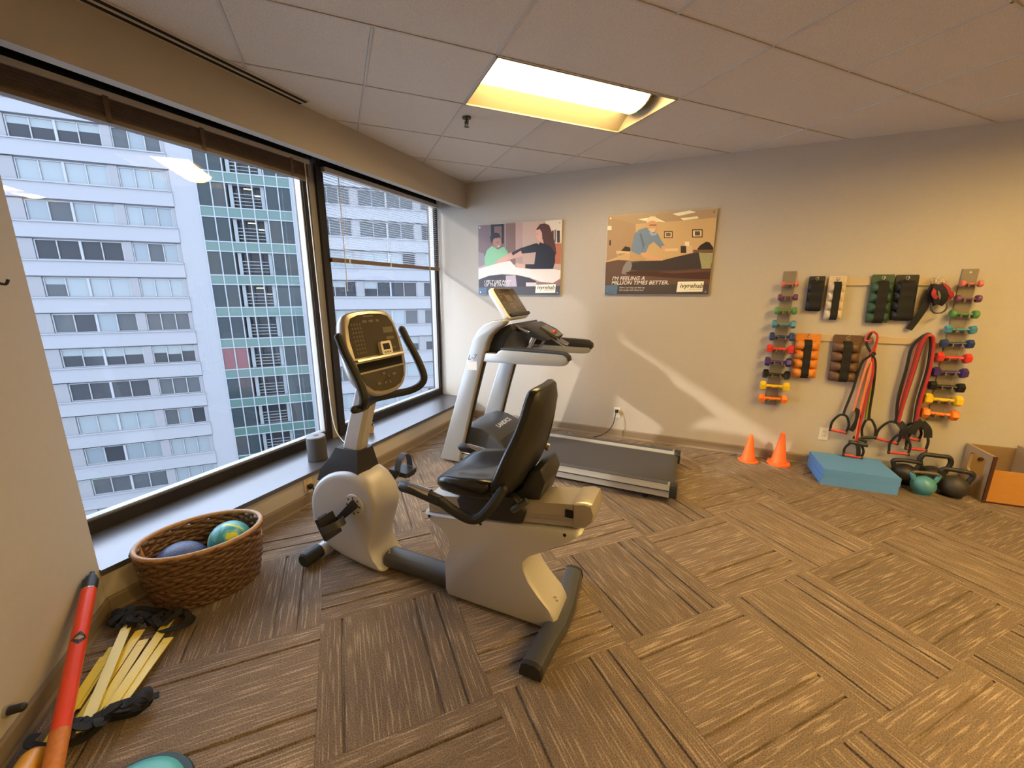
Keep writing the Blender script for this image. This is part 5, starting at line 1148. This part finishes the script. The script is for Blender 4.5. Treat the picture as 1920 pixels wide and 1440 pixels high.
g = G(); g.box((th+.0005, .004+th+.001, .002), (BXW, BXD-th-.001, .0115)); wp('bottom_panel', g, 'ply_dark')
g = G(); g.box((BXW+.0005, 0, 0), (BXW+th, BXD, BXH)); wp('side_panel', g, 'ply_face')
g = G(); g.cyl((.095, BXD-th-.0005, .255), (.095, BXD-th-.008, .255), .016, seg=14); wp('bolt', g, 'ply_edge')

# ------------------------------------------------------------------ woven basket with balls
mat('wicker', (.120, .060, .027), .36, noise=.6, nscale=55, bump=.4, bscale=180); mat('wicker_rim', (.42, .25, .12), .5, noise=.25, nscale=60); mat('wicker_dark', (.055, .028, .013), .8)
BC = Vector((-2.262, 1.098, 0)); BA = R(59)
t = thing('wicker_basket', 'oval brown wicker basket with handles beside the window sill', 'basket', BC)
def bo_(th, k, z, a=.268, b2=.200):
    tpr = .80+.20*(z/.31)**.8
    x = a*k*tpr*math.cos(th); y = b2*k*tpr*math.sin(th)
    return BC+Vector((x*math.cos(BA)-y*math.sin(BA), x*math.sin(BA)+y*math.cos(BA), z))
NS = 36; rows = 17; ZR = .305
def near_handle(th, z): return z > .215 and z < .285 and (abs(math.sin(th)) < .28)
for r_ in range(rows):
    z = .010+(ZR-.02)*r_/(rows-1); g = G(); pts = []; segs = NS*4
    runs = [[]]
    for i in range(segs+1):
        th_ = 2*math.pi*i/segs
        if near_handle(th_, z):
            if runs[-1]: runs.append([])
            continue
        wob = .0110*math.sin(NS/2*th_+(math.pi if r_ % 2 else 0)); zz = .0045*math.sin(NS/2*th_+r_*1.9+1.2)
        runs[-1].append(bo_(th_, 1+wob*2.2, z+zz))
    for run in runs:
        if len(run) > 3: g.tube(run, [.0136*(1+.16*math.sin(i_*1.7+r_)) for i_ in range(len(run))], 6)
    obj('woven_row', g, 'wicker', t, 60)
for k in range(NS//2):
    th_ = 2*math.pi*(k+.5)/(NS//2)
    if abs(math.sin(th_)) < .2: continue
    g = G(); g.tube([bo_(th_, .995, z) for z in (.005, .10, .20, .30)], .005, 5); obj('stake', g, 'wicker_dark', t, 60)
g = G(); g.tube([bo_(2*math.pi*k/64, 1.0, ZR+.004) for k in range(64)], .0115, 8, closed=True); obj('rim', g, 'wicker_rim', t, 60)
for c0 in (0, math.pi):
    for s_ in (-1, 1):
        g = G(); th_ = c0+s_*.27; g.tube([bo_(th_, 1.0, .215), bo_(th_, 1.0, .31)], .010, 7); obj('handle_post', g, 'wicker_rim', t, 60)
    g = G(); g.tube([bo_(c0-.30+.6*k/8, 1.0, .226) for k in range(9)], .010, 7); obj('handle_base', g, 'wicker_rim', t, 60)
g = G(); g.prism([tuple(bo_(2*math.pi*k/32, .97, .01))[:2] for k in range(32)], 'z', .002, .030); obj('bottom', g, 'wicker_dark', t, 0)
def ball_material(name, base, cols, sc_):
    m = mat(name, base, .35); nt = m.node_tree; b = nt.nodes['Principled BSDF']; N = nt.nodes.new; L = nt.links.new
    tc = N('ShaderNodeTexCoord'); n = N('ShaderNodeTexNoise'); n.inputs['Scale'].default_value = sc_; n.inputs['Detail'].default_value = 1.0; n.inputs['Distortion'].default_value = 2.5
    cr = N('ShaderNodeValToRGB'); cr.color_ramp.interpolation = 'CONSTANT'
    while len(cr.color_ramp.elements) < len(cols): cr.color_ramp.elements.new(.5)
    for e, (p_, c) in zip(cr.color_ramp.elements, cols): e.position = p_; e.color = (*c, 1)
    L(tc.outputs['Object'], n.inputs['Vector']); L(n.outputs['Fac'], cr.inputs[0]); L(cr.outputs[0], b.inputs['Base Color'])
ball_material('ball_swirl', (.1, .4, .4), [(0, (.05, .28, .34)), (.45, (.12, .42, .42)), (.56, (.62, .66, .05)), (.64, (.25, .48, .16)), (.72, (.05, .25, .3))], 6)
mat('ball_blue', (.045, .065, .16), .45, bump=.5, bscale=110)
c = Vector((-2.3135, 1.0123, .155)); g = G(); g.sphere(c, .124, 32, 20)
b_ = tag(solo('ball', g, 'ball_blue', c, 80), 'dark blue textured ball in the wicker basket', 'ball', 'balls in the basket')
c = Vector((-2.2025, 1.197, .227)); g = G(); g.sphere(c, .100, 32, 20)
tag(solo('ball', g, 'ball_swirl', c, 80), 'teal and yellow swirled ball in the wicker basket', 'ball', 'balls in the basket')

# ------------------------------------------------------------------ sill items
mat('speaker_cloth', (.05, .05, .055), .8, bump=.4, bscale=700); mat('speaker_top', (.16, .17, .19), .35)
c = Vector((-2.640, 2.165, ZS)); t = thing('speaker', 'dark grey cylindrical speaker on the window sill', 'speaker', c)
g = G(); g.lathe([(.066, 0), (.072, .004), (.072, .176), (.069, .184)], c, 28); obj('body', g, 'speaker_cloth', t)
g = G(); g.lathe([(.069, .1845), (.071, .190), (.066, .196), (.01, .196)], c, 28); obj('top_cap', g, 'speaker_top', t)
g = G(); g.lathe([(.020, .1965), (.019, .199), (.004, .199)], c, 18); obj('knob', g, 'dark_grey', t)
mat('pot_tan', (.45, .30, .16), .5); mat('soil', (.03, .02, .015), .9); mat('succulent', (.06, .13, .055), .5)
c = Vector((-2.690, 2.815, ZS)); t = thing('potted_plant', 'tiny green succulent in a tan pot on the sill', 'plant', c)
g = G(); g.lathe([(.022, 0), (.024, .002), (.032, .066), (.034, .068), (.034, .074), (.029, .074), (.028, .064), (.004, .064)], c, 20); obj('pot', g, 'pot_tan', t)
g = G(); g.lathe([(.0275, .062), (.0275, .0665), (.004, .068)], c, 16); obj('soil', g, 'soil', t)
for k in range(13):
    a = k*2.4; el_ = .35+.9*(k/13); L_ = .030+.012*(k % 3); d = Vector((math.cos(a)*math.cos(el_), math.sin(a)*math.cos(el_), math.sin(el_)))
    g = G(); b0 = c+Vector((0, 0, .066)); g.tube([b0, b0+d*L_*.5, b0+d*L_*.85, b0+d*L_], [.004, .007, .005, .001], 6); obj('leaf', g, 'succulent', t, 60)

# ------------------------------------------------------------------ agility ladder, bars and disc by the near wall
mat('rung_yellow', (.92, .70, .05), .4); mat('rung_pale', (.92, .82, .32), .4)
t = thing('agility_ladder', 'folded agility ladder with yellow rungs and black straps on floor', 'agility ladder', (-2.05, .66, 0))
RP = [((-2.224, .673), (-2.000, .460)), ((-2.188, .630), (-1.921, .370)), ((-2.213, .765), (-1.903, .434)), ((-2.125, .739), (-1.868, .464)), ((-2.030, .788), (-1.837, .526)), ((-2.168, .883), (-1.843, .497)), ((-2.272, .746), (-1.833, .429))]
for i, (a, b2) in enumerate(RP):
    z0 = .004+i*.0052; A = Vector((*a, z0)); B = Vector((*b2, z0+.003)); d = (B-A).normalized(); n = Vector((-d.y, d.x, 0))*.019
    A = A-d*0; g = G(); up_ = Vector((0, 0, .0035))
    g.loft([[A-n, A+n, A+n+up_, A-n+up_], [B-n, B+n, B+n+up_, B-n+up_]]); r_ = obj('rung', g, 'rung_pale' if i == len(RP)-1 else 'rung_yellow', t, 0)
    for e in (A+d*.03, B-d*.03):
        g = G(); m2 = d*.004; g.loft([[e-n*.98-m2, e-n*.98+m2, e-n*.98+m2+up_*1.2, e-n*.98-m2+up_*1.2], [e+n*.98-m2, e+n*.98+m2, e+n*.98+m2+up_*1.2, e+n*.98-m2+up_*1.2]]); obj('stitch', g, 'rung_yellow', r_, 0)
def lribbon(P): return ribbon(P, .026, .004, 'webbing', 'strap', t, up=(.3, .2, 1))
for k in range(9):    # bunched webbing at the far end
    a = Vector((-2.36+.026*k, .720+.014*k, .012+.006*(k % 3))); rv = lambda q_: Vector((random.uniform(-q_, q_), random.uniform(-q_, q_), random.uniform(0, q_*.5))); a = a+rv(.02); lribbon([a, a+Vector((-.02, .02, .02))+rv(.04), a+Vector((.02, .03, .03))+rv(.05), a+Vector((.05, .0, .012))+rv(.03)])
lribbon([(-2.20, .86, .03), (-2.12, .90, .045), (-2.06, .885, .035), (-2.075, .83, .02), (-2.14, .80, .015)])
lribbon([(-2.14, .80, .02), (-2.07, .80, .04), (-2.03, .86, .035), (-2.07, .905, .02), (-2.15, .90, .012)])
lribbon([(-2.42, .78, .02), (-2.36, .83, .03), (-2.28, .86, .02), (-2.20, .89, .012)])
for k in range(10):   # and at the near end
    a = Vector((-1.930+.014*k, .405+.017*k, .014+.007*(k % 3))); a = a+rv(.015); lribbon([a, a+Vector((.03, -.01, .03))+rv(.03), a+Vector((.06, .0, .035))+rv(.035), a+Vector((.055, .03, .012))+rv(.02)])
lribbon([(-1.88, .50, .03), (-1.80, .54, .06), (-1.755, .575, .05), (-1.765, .55, .015), (-1.83, .50, .012)])
lribbon([(-1.84, .58, .03), (-1.79, .60, .055), (-1.75, .575, .03), (-1.80, .52, .03), (-1.87, .46, .015)])
lribbon([(-1.98, .36, .03), (-1.93, .33, .05), (-1.86, .36, .04), (-1.82, .42, .02), (-1.84, .48, .012)])

mat('bar_red', (.72, .060, .018), .32, spec=.5); mat('bar_orange', (.55, .19, .04), .45, noise=.3, nscale=80); mat('bar_yellow', (.72, .34, .02), .4); mat('emblem_gold', (.35, .24, .08), .5)
BTOP = Vector((-2.392, .710, .290)); BBOT = Vector((-1.690, .297, .046))
d = (BBOT-BTOP).normalized(); L_ = (BBOT-BTOP).length
t = thing('weighted_bar', 'red weighted exercise bar with black cap leaning on the near wall', 'weighted bar', BBOT)
rb = .0265
g = G(); g.tube([BTOP, BTOP+d*.012, BTOP+d*.03], [rb*.45, rb*.72, rb*.78], 16); obj('tip', g, 'black_rubber', t)
g = G(); g.tube([BTOP+d*.030, BTOP+d*.034, BTOP+d*.085], [rb*.9, rb*1.06, rb*1.06], 18); cp_ = obj('end_cap', g, 'black_plastic', t)
g = G(); g.tube([BTOP+d*.0855, BTOP+d*.089], rb*1.03, 18); obj('cap_ring', g, 'brass', t)
g = G(); g.tube([BTOP-d*.022, BTOP-d*.018, BTOP-d*.0005], [rb*.12, rb*.3, rb*.42], 12); obj('tip_point', g, 'black_rubber', t)
g = G(); g.tube([BTOP+d*.0895, BTOP+d*(L_*.80)], rb, 18); tb_ = obj('red_sleeve', g, 'bar_red', t)
g = G(); g.tube([BTOP+d*(L_*.80), BTOP+d*(L_-.02)], rb*1.02, 18); obj('foam_grip', g, 'bar_orange', t)
g = G(); g.tube([BTOP+d*(L_-.02), BTOP+d*L_], [rb*1.05, rb*.9], 18); obj('foot_cap', g, 'black_rubber', t)
# diamond emblem on the sleeve facing the camera
ec = BTOP+d*(L_*.40); vw = (Vector((0, 0, CAMH))-ec); vw = (vw-d*vw.dot(d)).normalized(); sd = d.cross(vw)
g = G(); rings = []
for k in range(5):
    a = R(-52+26*k); rad = (sd*math.sin(a)+vw*math.cos(a))*(rb+.0006); hh = .030*(1-abs(k-2)/2.2)
    rings.append((ec+rad+d*hh, ec+rad-d*hh))
for k in range(4):
    g.face([rings[k][0], rings[k][1], rings[k+1][1], rings[k+1][0]])
em = obj('emblem', g, 'black_plastic', tb_, 0)
g = G(); rings = []
for k in range(5):
    a = R(-30+15*k); rad = (sd*math.sin(a)+vw*math.cos(a))*(rb+.0012); hh = .010*(1-abs(k-2)/2.4)
    rings.append((ec+rad+d*hh, ec+rad-d*hh))
for k in range(4): g.face([rings[k][0], rings[k][1], rings[k+1][1], rings[k+1][0]])
obj('emblem_mark', g, 'emblem_gold', tb_, 0)

# second bar lying along the baseboard, balance disc, wall bumper and hook
A = Vector((-1.870, .332, .041)); B = A-GV*.62
t = thing('weighted_bar', 'orange yellow weighted bar lying along the near baseboard', 'weighted bar', A)
g = G(); g.tube([A, A-GV*.006, A-GV*.02, B], [.022, .034, .040, .040], 18); obj('foam_sleeve', g, 'bar_yellow', t, 50)
g = G(); g.tube([B, B-GV*.02], [.041, .030], 18); obj('end_cap', g, 'black_rubber', t)
mat('disc_teal', (.08, .42, .40), .4); mat('disc_rim', (.010, .035, .035), .6)
c = Vector((-1.425, .372, 0)); t = thing('balance_disc', 'teal balance disc with dark rim on floor at bottom of view', 'balance disc', c)
g = G(); g.lathe([(.150, 0), (.160, .004), (.165, .014), (.160, .024), (.150, .027), (.02, .027)], c, 40); obj('rim', g, 'disc_rim', t)
g = G(); g.lathe([(.140, .0272), (.137, .040), (.115, .052), (.06, .060), (.01, .062)], c, 40); obj('dome', g, 'disc_teal', t, 50)
n_ = GU; c = Vector((-2.022, .321, .150)); t = thing('door_bumper', 'small dark rubber bumper low on the near wall', 'bumper', c)
g = G(); g.cyl(c, c+n_*.010, .020, seg=18); obj('mount', g, 'steel', t)
g = G(); g.tube([c+n_*.0101, c+n_*.045, c+n_*.052], [.014, .014, .008], 16); obj('rubber_tip', g, 'black_rubber', t)
c = Vector((-2.386, .666, 1.579)); c = c-GV*.03; t = thing('wall_hook', 'small dark hook high on the near wall', 'hook', c)
g = G(); g.cyl(c, c+n_*.006, .016, seg=14); obj('mount', g, 'black_plastic', t)
g = G(); g.tube(smoothpts([c+n_*.006, c+n_*.03+Vector((0, 0, -.006)), c+n_*.04+Vector((0, 0, .012))], 4), .005, 8); obj('peg', g, 'black_plastic', t)
